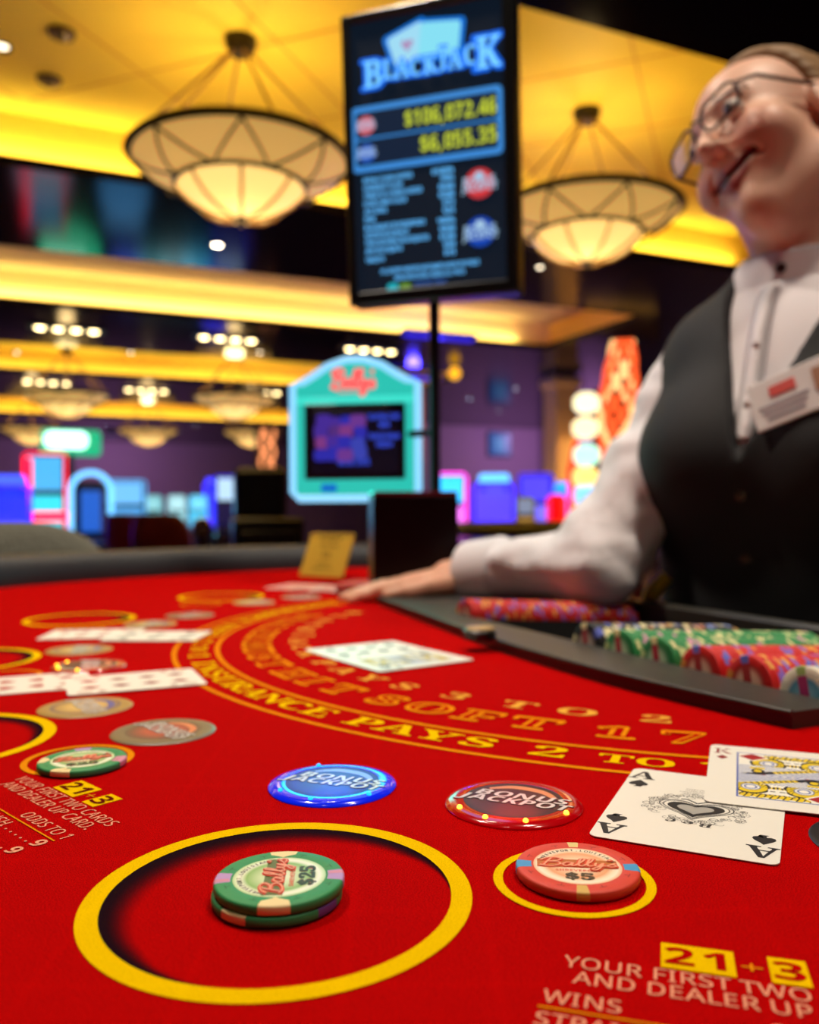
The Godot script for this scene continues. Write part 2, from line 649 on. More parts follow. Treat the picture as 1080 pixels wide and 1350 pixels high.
func hall() -> void:
	var carpet := mat(Color.WHITE, 0.95, 0.0, {"albedo_texture": noise_tex(0.02, 256, [[0.0, Color("1a0d14")], [0.5, Color("34161d")], [1.0, Color("5a3320")]]), "uv1_triplanar": true, "uv1_world_triplanar": true, "uv1_scale": Vector3(1.2, 1.2, 1.2)})
	struct("floor", MB.new().box(Vector3(3.75, -0.05, -12.25), Vector3(17.5, 0.1, 31.5)), carpet)
	var wall := mat(Color("8d7590"), 0.75, 0.0, {"normal_enabled": true, "normal_texture": noise_tex(0.05, 128, [], 3, true, 2.0), "uv1_triplanar": true, "uv1_world_triplanar": true})
	struct("wall_back", MB.new().box(Vector3(3.75, 1.75, -28.1), Vector3(17.5, 3.9, 0.2)), wall)
	struct("wall_left", MB.new().box(Vector3(-5.1, 1.75, -12.25), Vector3(0.2, 3.9, 31.9)), wall)
	struct("wall_right", MB.new().box(Vector3(12.6, 1.75, -12.25), Vector3(0.2, 3.9, 31.9)), wall)
	struct("wall_front", MB.new().box(Vector3(3.75, 1.75, 3.6), Vector3(17.5, 3.9, 0.2)), wall)
	struct("wall_alcove", MB.new().box(Vector3(10.5, 1.65, -19.6), Vector3(4.0, 3.28, 0.2)), wall)
	var ceil := Node3D.new()
	ceil.name = "ceiling"
	add_child(ceil)
	ceil.rotation.y = deg_to_rad(HALL)
	ceil.set_meta("kind", "structure")
	var gold := mat(Color("e6cb46"), 0.6, 0.0, {"normal_enabled": true, "normal_scale": 0.15, "normal_texture": noise_tex(0.03, 256, [], 4, true, 2.0), "uv1_triplanar": true, "uv1_world_triplanar": true, "uv1_scale": Vector3(0.5, 0.5, 0.5)})
	var black := mat(Color("110e14"), 0.12, 0.0, {"metallic_specular": 0.22})
	var amber := mat(Color("eebd46"), 0.6)
	var peach := mat(Color("eccb94"), 0.6)
	part("roof_slab", MB.new().box(Vector3(3.75, ROOF + 0.18, -12.25), Vector3(17.6, 0.12, 31.9)), hexmat("3a2c1a"), ceil)
	var cuts := [-3.6, 4.6, 6.9, 11.0, 16.4, 28.2]
	for i in 5:
		part("coffer_panel", MB.new().box(Vector3(3.75, ROOF + 0.06, -(cuts[i] + cuts[i + 1]) * 0.5), Vector3(17.6, 0.12, cuts[i + 1] - cuts[i])), peach if i == 2 else gold, ceil)
	var nth := 0
	for b in BEAMS:
		var m: float = (b[0] + b[1]) * 0.5
		var w: float = b[1] - b[0]
		part("beam_soffit", MB.new().box(Vector3(3.75, SOFFIT + 0.035, -m), Vector3(17.5, 0.07, w), 0.01), black, ceil)
		part("beam_riser", MB.new().box(Vector3(3.75, (SOFFIT + ROOF) * 0.5 + 0.03, -m), Vector3(17.5, ROOF - SOFFIT - 0.05, w - 0.24)), peach if nth == 2 else amber, ceil)
		nth += 1
	for i in BEAMS.size() - 1:
		var d0: float = BEAMS[i][1]
		var d1: float = BEAMS[i + 1][0]
		for e in [[9.5, 6.0], [-4.2, 1.6]]:
			part("beam_soffit", MB.new().box(Vector3(e[0], SOFFIT + 0.035, -(d0 + d1) * 0.5), Vector3(e[1], 0.07, d1 - d0 - 0.002), 0.0), black, ceil)
			part("beam_riser", MB.new().box(Vector3(e[0], (SOFFIT + ROOF) * 0.5 + 0.03, -(d0 + d1) * 0.5), Vector3(e[1] - 0.24, ROOF - SOFFIT - 0.05, d1 - d0 + 0.2)), amber, ceil)
	var joint := hexmat("c79a3c", 0.7)
	for k in range(-3, 6):
		for s in [-1.0, 1.0]:
			var a := Vector3(k * 1.3 + (0.0 if s > 0 else 2.53), ROOF - 0.002, -3.35)
			var bb := Vector3(k * 1.3 + (2.53 if s > 0 else 0.0), ROOF - 0.002, -5.88)
			var d := (bb - a).normalized()
			if maxf(a.x, bb.x) < -3.0 or minf(a.x, bb.x) > 6.2:
				continue
			part("panel_joint", MB.new().at(Transform3D(Basis(d, Vector3.UP, d.cross(Vector3.UP)), (a + bb) * 0.5)).box(Vector3.ZERO, Vector3((bb - a).length(), 0.004, 0.012)), joint, ceil)
	# square column and the lit bulkhead beside it
	var stone := mat(Color("d2b07c"), 0.5, 0.0, {"normal_enabled": true, "normal_scale": 0.3, "normal_texture": noise_tex(0.04, 128, [], 3, true, 2.0), "uv1_triplanar": true, "uv1_world_triplanar": true})
	var col := thing("column", "beige square column beside the red neon tower", "column", Vector3(2.5, 0, -14.0), deg_to_rad(20))
	part("shaft", MB.new().box(Vector3(0, SOFFIT * 0.5, 0), Vector3(0.42, SOFFIT - 0.02, 0.42), 0.02), stone, col)
	part("base_block", MB.new().box(Vector3(0, 0.1, 0), Vector3(0.5, 0.2, 0.5), 0.02), stone, col)
	part("capital", MB.new().box(Vector3(0, SOFFIT - 0.12, 0), Vector3(0.52, 0.16, 0.52), 0.03), stone, col)
	var bulk := thing("lit_bulkhead", "tan bulkhead panel running right from the beige column", "bulkhead", Vector3(3.4, CAM_Y + 1.45, -13.6), deg_to_rad(20))
	part("fascia", MB.new().box(Vector3(0, 0, 0), Vector3(1.45, 0.5, 0.12), 0.02), hexmat("a8824e", 0.6), bulk)
	part("light_strip_lens", MB.new().box(Vector3(0, -0.27, 0.0), Vector3(1.3, 0.03, 0.06), 0.005), glow(Color("ffb24a"), 3.0), bulk)
	var l := AreaLight3D.new()
	l.name = "bulkhead_light"
	l.light_color = Color("ffb868")
	l.light_energy = 3.0
	l.area_size = Vector2(1.2, 0.06)
	l.shadow_enabled = true
	bulk.add_child(l)
	l.position = Vector3(0, -0.30, 0.02)
	l.rotation = Vector3(deg_to_rad(-60), deg_to_rad(70), 0)

	var up := thing("floor_uplight", "low floor uplight in front of the beige column", "lamp", Vector3(2.25, 0, -13.1))
	part("lamp_can", MB.new().lathe([Vector2(0, 0), Vector2(0.12, 0), Vector2(0.13, 0.16), Vector2(0.11, 0.16), Vector2(0.1, 0.1), Vector2(0, 0.1)], 24), hexmat("1a1614", 0.4), up)
	part("lamp_lens", MB.new().at(Transform3D(Basis.IDENTITY, Vector3(0, 0.12, 0))).lathe([Vector2(0, 0), Vector2(0.1, 0), Vector2(0.1, 0.01), Vector2(0, 0.02)], 24), glow(Color("ffc88a"), 3.0), up)
	lamp(Vector3(0, 0.3, 0), Color("ffd09a"), 3.2, 0.1, up)

func coves() -> void:
	var energy := [6.0, 7.0, 2.6, 2.4]
	for i in BEAMS.size() - 1:
		for e in 2:
			var d: float = BEAMS[i][1] - 0.06 if e == 0 else BEAMS[i + 1][0] + 0.06
			var p := hallp(1.6, SOFFIT - CAM_Y + 0.078, d)
			var strip := single("cove_light_strip", MB.new().box(Vector3.ZERO, Vector3(9.0, 0.012, 0.05), 0.003), glow(Color("ffc24a"), 2.0), "warm light strip lying in the %s cove of the %s gold ceiling coffer" % [["near", "far"][e], ["nearest", "second", "third", "farthest"][i]], "cove light", p, deg_to_rad(HALL))
			var l := AreaLight3D.new()
			l.name = "cove_light"
			l.light_color = Color(1.0, 0.95, 0.62)
			l.light_energy = energy[i] * ([1.0, 1.9, 1.5, 1.3][i] if e == 0 else [0.75, 0.55, 0.6, 0.7][i])
			l.area_size = Vector2(9.0, 0.06)
			l.area_normalize_energy = true
			l.shadow_enabled = true
			strip.add_child(l)
			l.position = Vector3(0, 0.012, 0)
			l.rotation.x = PI / 2 + deg_to_rad([26.0, 52.0, 40.0, 40.0][i] if e == 0 else -26.0)

func pendants() -> void:
	var shade := mat(Color("e8c796"), 0.5, 0.0, {"emission_enabled": true, "emission": Color("e8c070"), "emission_energy_multiplier": 0.5, "backlight_enabled": true, "backlight": Color(0.5, 0.4, 0.25)})
	var bowl := mat(Color("f2dcae"), 0.5, 0.0, {"emission_enabled": true, "emission": Color("ffdb8a"), "emission_energy_multiplier": 0.9, "backlight_enabled": true, "backlight": Color(0.5, 0.4, 0.25)})
	var iron := hexmat("20170f", 0.5, 0.3)
	var cable := hexmat("8a6a34", 0.5, 0.2)
	var t := thing("pendant_lamp", "x", "pendant lamp", Vector3.ZERO, 0.0, "bowl pendants in the gold coffers")
	var R := 0.6
	part("rim", MB.new().lathe([Vector2(R - 0.024, -0.016), Vector2(R, -0.024), Vector2(R + 0.022, 0.0), Vector2(R, 0.024), Vector2(R - 0.024, 0.016), Vector2(R - 0.024, -0.016)], 64), iron, t)
	part("skirt", MB.new().lathe([Vector2(0.35, -0.145), Vector2(0.44, -0.106), Vector2(0.53, -0.057), Vector2(R - 0.015, -0.012)], 64), shade, t)
	part("bowl", MB.new().lathe([Vector2(0.001, -0.32), Vector2(0.08, -0.315), Vector2(0.17, -0.292), Vector2(0.26, -0.245), Vector2(0.325, -0.19), Vector2(0.355, -0.149)], 64), bowl, t)
	part("middle_ring", MB.new().lathe([Vector2(0.348, -0.16), Vector2(0.372, -0.147), Vector2(0.348, -0.135)], 64), iron, t)
	part("finial", MB.new().lathe([Vector2(0.001, -0.36), Vector2(0.02, -0.35), Vector2(0.026, -0.335), Vector2(0.055, -0.324), Vector2(0.03, -0.31)], 20), iron, t)
	for k in 8:
		var a := TAU * k / 8
		var path := []
		for q in [[0.06, -0.322], [0.175, -0.296], [0.268, -0.248], [0.335, -0.188], [0.362, -0.15]]:
			path.append(Vector3(cos(a) * q[0], q[1] - 0.004, sin(a) * q[0]))
		part("bowl_rib", MB.new().tube(path, 0.009, 6), hexmat("b48a4c", 0.5, 0.2), t)
	for k in 8:
		for s in [-1.0, 1.0]:
			var path := []
			for i in 5:
				var f := i / 4.0
				var a: float = TAU * (k + s * 0.5 * f) / 8
				var r := lerpf(R - 0.005, 0.36, f)
				path.append(Vector3(cos(a) * r, lerpf(-0.02, -0.15, f) - 0.028 * sin(PI * f) - 0.004, sin(a) * r))
			part("skirt_rib", MB.new().tube(path, 0.008, 6), iron, t)
	part("canopy", MB.new().lathe([Vector2(0.001, 0.59), Vector2(0.06, 0.59), Vector2(0.085, 0.63), Vector2(0.092, 0.67), Vector2(0.09, 0.675)], 32), iron, t)
	for k in 6:
		var a := TAU * (k + 0.25) / 6
		part("rod", MB.new().tube([Vector3(cos(a) * 0.05, 0.60, sin(a) * 0.05), Vector3(cos(a) * R, 0.01, sin(a) * R)], 0.0095, 6), cable, t)
	lamp(Vector3(0, -0.05, 0), Color(1.0, 0.90, 0.62), 0.45, 0.15, t)
	lamp(Vector3(0, -0.5, 0), Color(1.0, 0.84, 0.56), 0.12, 0.12, t)
	var first := true
	for s in [[-0.923, 1.945, -4.7, "large bowl pendant hanging left of the tall jackpot monitor", 1.0], [1.172, 1.95, -5.56, "large bowl pendant between the tall monitor and the dealer's face", 1.0],
			[-5.436, 1.885, -13.5, "distant bowl pendant above the green sign, nearer row", 1.1], [-2.85, 1.885, -13.9, "distant bowl pendant in the nearer far row, just left of the teal display", 1.1],
			[-8.0, 1.885, -13.1, "distant bowl pendant of the nearer far row at the left picture edge", 1.1],
			[-8.34, 1.885, -18.8, "farthest row bowl pendant left of the green sign", 1.1], [-5.93, 1.885, -19.3, "farthest row bowl pendant, middle of its row of three", 1.1], [-3.65, 1.885, -19.8, "farthest row bowl pendant above the small orange neon figure", 1.1]]:
		var o: Node3D = t
		if not first:
			o = t.duplicate()
			o.name = numbered("pendant_lamp")
			add_child(o, true)
		first = false
		o.position = Vector3(s[0], CAM_Y + s[1], s[2])
		o.scale = Vector3.ONE * s[4]
		o.rotation.y = 0.2
		o.set_meta("label", s[3])

func ceiling_fittings() -> void:
	# dark round fittings of the nearest coffer
	var k := 0
	for s in [[-1.88, -4.62, "upper dark round ceiling fitting at the top left"], [-2.16, -5.12, "lower dark round ceiling fitting at the top left"]]:
		var t := thing("eyeball_fitting", s[2], "ceiling fitting", Vector3(s[0], ROOF, s[1]))
		part("ring", MB.new().lathe([Vector2(0.03, -0.03), Vector2(0.065, -0.025), Vector2(0.075, -0.001), Vector2(0.0, 0.0)], 24), hexmat("3c2a12", 0.5), t)
		part("eyeball", MB.new().lathe([Vector2(0.001, -0.055), Vector2(0.025, -0.048), Vector2(0.04, -0.03), Vector2(0.03, -0.01)], 20), hexmat("8a8378", 0.25, 0.6), t)
	downlight(Vector3(-2.27, ROOF, -4.76), 0.035, 4.0, "lit white downlight in the gold ceiling at the left edge", "")
	downlight(Vector3(-1.59, SOFFIT, -7.07), 0.038, 30.0, "bright lone downlight in the dark beam under the left pendant", "")
	downlight(Vector3(1.2, SOFFIT, -7.75), 0.03, 9.0, "small downlight in the dark beam right of the tall monitor", "")
	for s in [[-5.4, -11.7, 12.0, "leftmost"], [-3.85, -11.75, 12.0, "middle"], [-2.07, -11.8, 12.0, "rightmost"]]:
		downlight(Vector3(s[0], SOFFIT, s[1]), 0.035, s[2], "single small downlight in the dark beam under the second gold band, %s of three" % s[3], "single downlights left")
	for s in [[1.94, -15.4], [1.2, -16.8], [1.99, -18.9], [2.89, -17.3], [-7.9, -21.9], [-5.4, -21.5], [-7.3, -23.0], [-6.1, -23.0]]:
		downlight(Vector3(s[0], SOFFIT, s[1]), 0.04, 7.0, "tiny cool downlight in the dark ceiling far back", "tiny downlights far back", Color(0.85, 0.88, 1.0))
	var rows := [[-6.1, -14.3, "leftmost cluster of four warm downlights beside a far pendant"], [-4.73, -15.3, "cluster of four warm downlights right of the far pendant over the green sign"], [-2.72, -15.6, "cluster of four warm downlights just left of the teal display"],
		[-4.1, -10.2, "blurred row of four warm downlights high in the second dark beam, left"], [-2.3, -10.8, "blurred row of four warm downlights high in the second dark beam, middle"], [-0.52, -11.6, "blurred row of four warm downlights above the teal display"]]
	for r in rows:
		var t := thing("downlight_cluster", r[2], "ceiling light", Vector3(r[0], SOFFIT, r[1]), deg_to_rad(HALL), "four lamp downlight clusters")
		part("housing", MB.new().box(Vector3(0, -0.01, 0), Vector3(0.86, 0.03, 0.2), 0.006), hexmat("141110", 0.5), t)
		for j in 4:
			part("lamp_lens", MB.new().at(Transform3D(Basis.IDENTITY, Vector3(-0.3 + 0.2 * j, -0.03, 0))).lathe([Vector2(0, -0.008), Vector2(0.04, -0.006), Vector2(0.06, 0.006)], 16), glow(Color(1.0, 0.88, 0.62), 14.0), t)
	var or_ := thing("amber_globe", "small amber globe lamp just right of the monitor's post", "lamp", Vector3(0.7, CAM_Y + 2.12, -13.0))
	part("globe", MB.new().lathe([Vector2(0.001, -0.1), Vector2(0.06, -0.08), Vector2(0.1, 0), Vector2(0.06, 0.08), Vector2(0.001, 0.1)], 20), glow(Color("ffb020"), 1.6), or_)
	part("stem", MB.new().tube([Vector3(0, 0.08, 0), Vector3(0, 0.11, 0)], 0.015, 8), hexmat("2a1c10"), or_)

# one gaming machine: width, top height, colours of main screen, upper screen and edge light
func machine(called: String, p: Vector3, turn: float, w: float, top: float, s1: Color, s2: Color, edge: Color, e: float, label: String, shape := 0, group := "") -> Node3D:
	var t := thing(called, label, "slot machine", p, turn, group)
	var dark := hexmat("0c0b10", 0.3)
	part("cabinet", MB.new().box(Vector3(0, 0.36, -0.1), Vector3(w, 0.72, 0.5), 0.02), dark, t)
	part("button_deck", MB.new().at(Transform3D(Basis(Vector3.RIGHT, 0.3), Vector3(0, 0.76, 0.12))).box(Vector3.ZERO, Vector3(w, 0.06, 0.28), 0.015), hexmat("26232c", 0.3), t)
	var mid := 0.8 + (top - 0.8) * 0.5
	if shape == 0:       # upright twin screens
		part("head", MB.new().box(Vector3(0, mid, -0.12), Vector3(w, top - 0.8, 0.22), 0.03), dark, t)
		part("main_screen", MB.new().box(Vector3(0, 0.82 + (top - 0.84) * 0.25, 0.0), Vector3(w * 0.84, (top - 0.84) * 0.46, 0.02), 0.006), glow(s1, e * 1.5), t)
		part("upper_screen", MB.new().box(Vector3(0, 0.84 + (top - 0.84) * 0.75, 0.0), Vector3(w * 0.84, (top - 0.84) * 0.44, 0.02), 0.006), glow(s2, e * 1.5), t)
	elif shape == 1:     # curved slab screen leaning back
		var rows := []
		for i in 9:
			var f := i / 8.0
			var z := -0.02 - 0.22 * sin(f * PI * 0.5) * f + 0.12 * (1.0 - f)
			rows.append(PackedVector3Array([Vector3(-w * 0.46, lerpf(0.82, top, f), z - 0.02), Vector3(-w * 0.2, lerpf(0.82, top, f), z), Vector3(w * 0.2, lerpf(0.82, top, f), z), Vector3(w * 0.46, lerpf(0.82, top, f), z - 0.02)]))
		part("curved_screen", MB.new().grid(rows, false, false), glow(s1, e * 1.5), t)
		part("back_shell", MB.new().box(Vector3(0, mid, -0.26), Vector3(w * 0.9, (top - 0.8) * 0.94, 0.12), 0.04), dark, t)
		part("upper_screen", MB.new().box(Vector3(0, top + 0.06, -0.16), Vector3(w * 0.8, 0.12, 0.06), 0.03), glow(s2, e * 1.5), t)
	else:                # arched frame
		part("head", MB.new().box(Vector3(0, mid - 0.04, -0.14), Vector3(w * 0.8, top - 0.9, 0.2), 0.05), dark, t)
		part("main_screen", MB.new().box(Vector3(0, mid - 0.06, -0.02), Vector3(w * 0.5, (top - 0.8) * 0.62, 0.02), 0.006), glow(s1, e * 1.5), t)
	var path := []
	var hw := w * 0.5
	if shape == 2:
		path.append(Vector3(-hw, 0.8, 0.0))
		for i in 13:
			var a := PI - PI * i / 12.0
			path.append(Vector3(cos(a) * hw, top - hw + sin(a) * hw, 0.0))
		path.append(Vector3(hw, 0.8, 0.0))
	else:
		path = [Vector3(-hw, 0.8, 0.02), Vector3(-hw, top - 0.02, -0.04), Vector3(-hw + 0.03, top + 0.01, -0.04), Vector3(hw - 0.03, top + 0.01, -0.04), Vector3(hw, top - 0.02, -0.04), Vector3(hw, 0.8, 0.02)]
	part("edge_light", MB.new().tube(path, 0.028 if shape == 2 else 0.014, 8), glow(edge, e * 1.9), t)
	lamp(Vector3(0, mid, 0.55), s1.lerp(edge, 0.4), 0.25 * e, 0.35, t)
	return t

func stool(p: Vector3, turn: float, color: String, label: String) -> void:
	var t := thing("casino_chair", label, "chair", p, turn)
	var m := hexmat(color, 0.45)
	part("seat", MB.new().at(Transform3D(Basis.IDENTITY, Vector3(0, 0.62, 0))).lathe([Vector2(0, -0.05), Vector2(0.2, -0.05), Vector2(0.235, -0.01), Vector2(0.22, 0.035), Vector2(0.0, 0.045)], 28), m, t)
	var rows := []
	for i in 9:
		var f := i / 8.0
		var row := PackedVector3Array()
		for k in 20:
			var a := TAU * k / 20
			var x: float = signf(cos(a)) * pow(absf(cos(a)), 0.5) * 0.24 * (1.0 - 0.35 * pow(f, 5))
			row.append(Vector3(x, 0.66 + 0.4 * f, -0.2 - 0.06 * f + signf(sin(a)) * pow(absf(sin(a)), 0.5) * 0.045 * (1.0 - 0.6 * pow(f, 6)) + x * x * 1.2))
		rows.append(row)
	part("backrest", MB.new().grid(rows, false, true), m, t)
	var cap := MB.new()
	for k in 20:
		cap.tri(rows[8][k], rows[8][(k + 1) % 20], Vector3(0, 1.065, -0.25), Vector3.UP)
	part("backrest_top", cap, m, t)
	part("pedestal", MB.new().lathe([Vector2(0, 0), Vector2(0.22, 0.0), Vector2(0.21, 0.02), Vector2(0.04, 0.05), Vector2(0.03, 0.1), Vector2(0.03, 0.57)], 24), hexmat("8a8880", 0.2, 0.9), t)

func machines() -> void:
	var B := Color("2030ff")
	machine("slot_machine", Vector3(-3.75, 0, -8.0), 0.45, 0.34, 1.32, Color("1526e8"), Color("3c56ff"), Color("2a1ad0"), 1.4, "slot machine with a curved deep blue screen at the left edge", 1)
	var red := machine("slot_machine", Vector3(-4.72, 0, -11.0), 0.4, 0.5, 1.84, Color("27b4c4"), Color("3a90c0"), Color("ff1030"), 1.3, "tall slot machine framed in glowing red, cyan screen, below the green sign", 0)
	part("red_light_bar", MB.new().box(Vector3(-0.2, 1.38, 0.03), Vector3(0.1, 0.8, 0.06), 0.02), glow(Color("ff0a30"), 3.4), red)
	part("red_light_foot", MB.new().box(Vector3(0.02, 1.03, 0.05), Vector3(0.5, 0.12, 0.06), 0.03), glow(Color("ff1238"), 3.4), red)
	var green := thing("topper_sign", "bright green and white lit sign on a post over the red framed machine", "sign", Vector3(-4.62, 0, -11.6), 0.4)
	part("sign_case", MB.new().box(Vector3(0, CAM_Y + 0.97, -0.03), Vector3(0.78, 0.36, 0.1), 0.05), glow(Color("08c088"), 1.0), green)
	part("sign_light_panel", MB.new().extrude(rrect(0.56, 0.24, 0.1), 0.03, 0.05), glow(Color("b8ffe0"), 3.0), green)
	green.get_node("sign_light_panel").position = Vector3(-0.06, CAM_Y + 1.0, 0)
	part("post", MB.new().tube([Vector3(0, 0.0, -0.03), Vector3(0, CAM_Y + 0.82, -0.03)], 0.04, 10), hexmat("101014"), green)
	lamp(Vector3(0, CAM_Y + 0.98, 0.3), Color("40ffb8"), 0.25, 0.4, green)
	machine("slot_machine", Vector3(-3.375, 0, -9.0), 0.4, 0.4, 1.5, Color("1a4aa0"), Color("6fb0e8"), Color("68b8f4"), 1.2, "slot machine with a pale blue arched light frame", 2)
	machine("slot_machine", Vector3(-4.02, 0, -12.0), 0.35, 0.56, 1.52, Color("4f9ad8"), Color("6ab4ee"), Color("4f9ad8"), 0.9, "slot machine with a wide pale blue screen right of the arched one", 0)
	var far := [[-4.83, "5fa8b0"], [-4.38, "8ac0c8"], [-3.98, "48b8e0"], [-5.3, "4a66e0"]]
	for k in far.size():
		var c := Color(far[k][1])
		machine("slot_machine", Vector3(far[k][0], 0, -16.0), 0.3, 0.3, 1.38, c, c.lightened(0.2), c, 1.0, ["distant slot machine with a grey green screen", "distant slot machine with a pale white cyan screen", "distant slot machine with a bright cyan screen left of the violet one", "distant slot machine with a blue screen beside the pale blue wide one"][k], 0)
	machine("slot_machine", Vector3(-3.92, 0, -17.2), 0.3, 0.46, 1.66, Color("2c2cf0"), Color("3838ff"), Color("3a30ff"), 1.5, "distant slot machine glowing violet blue, tallest of the far row", 1)
	machine("slot_machine", Vector3(-2.95, 0, -14.0), 0.3, 0.5, 1.66, Color("0c0c30"), Color("a8c8e0"), Color("2020c0"), 1.0, "slot machine with a whitish top screen beside the black kiosk", 0)
	machine("slot_machine", Vector3(0.42, 0, -9.0), -0.1, 0.36, 1.46, Color("e070e0"), Color("20b8ff"), Color("ff40e0"), 1.3, "slot machine with cyan top and pink screen right of the post", 0)
	machine("slot_machine", Vector3(0.9, 0, -9.1), -0.15, 0.42, 1.36, Color("4434ff"), Color("58b0ff"), Color("1810e8"), 1.5, "slot machine with a rounded blue violet screen and pale blue top", 1)
	machine("slot_machine", Vector3(1.5, 0, -10.1), -0.2, 0.4, 1.5, Color("6a60e8"), Color("4438e8"), Color("3020c0"), 1.2, "slot machine with a violet screen in front of the beige column", 0)
	machine("slot_machine", Vector3(1.72, 0, -9.6), -0.25, 0.22, 1.28, Color("1070ff"), Color("2090ff"), Color("0060ff"), 1.4, "narrow slot machine with a bright azure curved edge", 1)
	machine("slot_machine", Vector3(1.27, 0, -9.3), -0.15, 0.2, 1.22, Color("c89a20"), Color("8a96a8"), Color("604810"), 0.6, "low slot machine with a golden screen between two blue ones", 0)
	# machines that only show as light on the glossy beams
	# neon tower
	var tower := thing("neon_tower", "tall tower of glowing orange neon swirls over stacked round lamps", "neon sign", Vector3(1.98, 0, -8.5), -0.2)
	part("pylon", MB.new().box(Vector3(0.1, 1.15, -0.1), Vector3(0.5, 2.3, 0.14), 0.03), hexmat("4a0808", 0.4), tower)
	for k in 7:
		var path := []
		for i in 15:
			var f := i / 14.0
			path.append(Vector3(0.16 + 0.17 * sin(f * 5.0 + k * 0.9) * (0.55 + 0.45 * sin(f * PI)) - 0.1 * (1.0 - f), CAM_Y + 0.45 + 1.25 * f, 0.03 + 0.02 * cos(k * 2.0 + f * 4.0)))
		part("neon_tube", MB.new().tube(path, 0.026, 8), glow(Color("ff5a28") if k % 3 else Color("ffc07a"), 1.5 if k % 3 else 1.8), tower)
	var lampcol := ["fff2c0", "ffe8b0", "a8f0d0", "ffd070", "7ac0ff", "ffc860"]
	var ly := [1.08, 0.83, 0.56, 0.34, 0.16, -0.02]
	for k in 6:
		part("round_lamp", MB.new().at(Transform3D(Basis.IDENTITY, Vector3(-0.2 - 0.012 * (k % 2), CAM_Y + ly[k], 0.06))).lathe([Vector2(0.001, -0.11), Vector2(0.07, -0.1), Vector2(0.13, -0.05), Vector2(0.13, 0.05), Vector2(0.07, 0.1), Vector2(0.001, 0.11)], 18), glow(Color(lampcol[k]), 1.8), tower)
	part("red_neon_edge", MB.new().tube([Vector3(-0.36, 0.9, 0.03), Vector3(-0.36, CAM_Y + 0.4, 0.03), Vector3(-0.3, CAM_Y + 0.7, 0.03)], 0.03, 8), glow(Color("ff1010"), 1.8), tower)
	part("red_light_foot", MB.new().box(Vector3(-0.5, CAM_Y + 0.02, 0.05), Vector3(0.2, 0.3, 0.1), 0.06), glow(Color("ff0808"), 1.3), tower)
	lamp(Vector3(-0.1, CAM_Y + 0.9, 0.5), Color("ff7040"), 0.5, 0.45, tower)
	var fig := thing("neon_figure", "small orange neon figure sign above the black kiosk", "neon sign", Vector3(-2.34, 0, -14.0), 0.2)
	for k in 3:
		var path := []
		for i in 9:
			var f := i / 8.0
			path.append(Vector3(0.12 * sin(f * 4.0 + k * 2.1), CAM_Y + 0.75 + 0.62 * f, 0.02 * k))
		part("neon_tube", MB.new().tube(path, 0.022, 8), glow(Color("ff9a60"), 1.7), fig)
	part("mount_panel", MB.new().box(Vector3(0, CAM_Y + 1.06, -0.06), Vector3(0.4, 0.8, 0.04), 0.02), hexmat("301008"), fig)
	part("post", MB.new().tube([Vector3(0, 0, -0.06), Vector3(0, CAM_Y + 0.7, -0.06)], 0.04, 8), hexmat("101014"), fig)
	# blue wall screen on the right
	var ws := thing("wall_screen", "dim blue square screen on the mauve wall at the right", "screen", Vector3(2.14, CAM_Y + 1.6, -20.2), deg_to_rad(HALL))
	part("case", MB.new().box(Vector3.ZERO, Vector3(0.66, 0.62, 0.08), 0.02), hexmat("0a0c14"), ws)
	part("screen", MB.new().box(Vector3(0, 0, 0.045), Vector3(0.58, 0.54, 0.01), 0.003), glow(Color("1458a8"), 0.8), ws)
	part("picture", MB.new().at(Transform3D(Basis.IDENTITY, Vector3(0, 0, 0.052))).extrude(rrect(0.3, 0.34, 0.1), 0, 0.004), glow(Color("2a88c8"), 0.8), ws)
	# wash lamps of the mauve walls
	for s in [[2.0, 1.9, 24.5, "left"], [11.5, 1.7, 16.5, "right"]]:
		var t := thing("violet_wash_lamp", "violet wash lamp under the far ceiling lighting the %s part of the mauve wall" % s[3], "lamp", hallp(s[0], s[1] + 0.25, s[2]))
		part("lamp_housing", MB.new().box(Vector3(0, 0.02, 0), Vector3(0.3, 0.08, 0.2), 0.02), hexmat("101014"), t)
		part("lamp_lens", MB.new().box(Vector3(0, -0.03, 0), Vector3(0.24, 0.02, 0.14), 0.005), glow(Color("9a80d0"), 0.5), t)
		var l := AreaLight3D.new()
		l.name = "wash_light"
		l.light_color = Color(0.86, 0.66, 0.90)
		l.light_energy = 9.0
		l.area_size = Vector2(0.6, 0.2)
		l.shadow_enabled = true
		t.add_child(l)
		l.position = Vector3(0, -0.1, -0.05)
		l.rotation.x = deg_to_rad(-20)
		t.rotation.y = deg_to_rad(HALL)
	for s in [[4.6, 9.4, "nearer"], [5.6, 12.4, "farther"]]:
		var t := thing("blue_light_bar", "blue light bar under the dark ceiling right of the post, the %s of two" % s[2], "lamp", hallp(s[0], 2.16, s[1]), deg_to_rad(HALL))
		part("lamp_housing", MB.new().box(Vector3(0, 0.03, 0), Vector3(1.0, 0.05, 0.16), 0.015), hexmat("101014"), t)
		part("lamp_lens", MB.new().box(Vector3(0, -0.01, 0), Vector3(0.94, 0.04, 0.12), 0.015), glow(Color("2a20ff"), 0.9), t)
		lamp(Vector3(0, -0.08, 0), Color(0.25, 0.2, 1.0), 0.8, 0.1, t)
	# dark kiosk seen from behind
	var k := thing("kiosk", "black kiosk cabinet standing between the far machines and the gold placard", "kiosk", Vector3(-0.84, 0, -5.0), 0.25)
	part("body", MB.new().box(Vector3(0, 0.52, 0), Vector3(0.4, 1.04, 0.36), 0.02), hexmat("0b0a0c", 0.35), k)
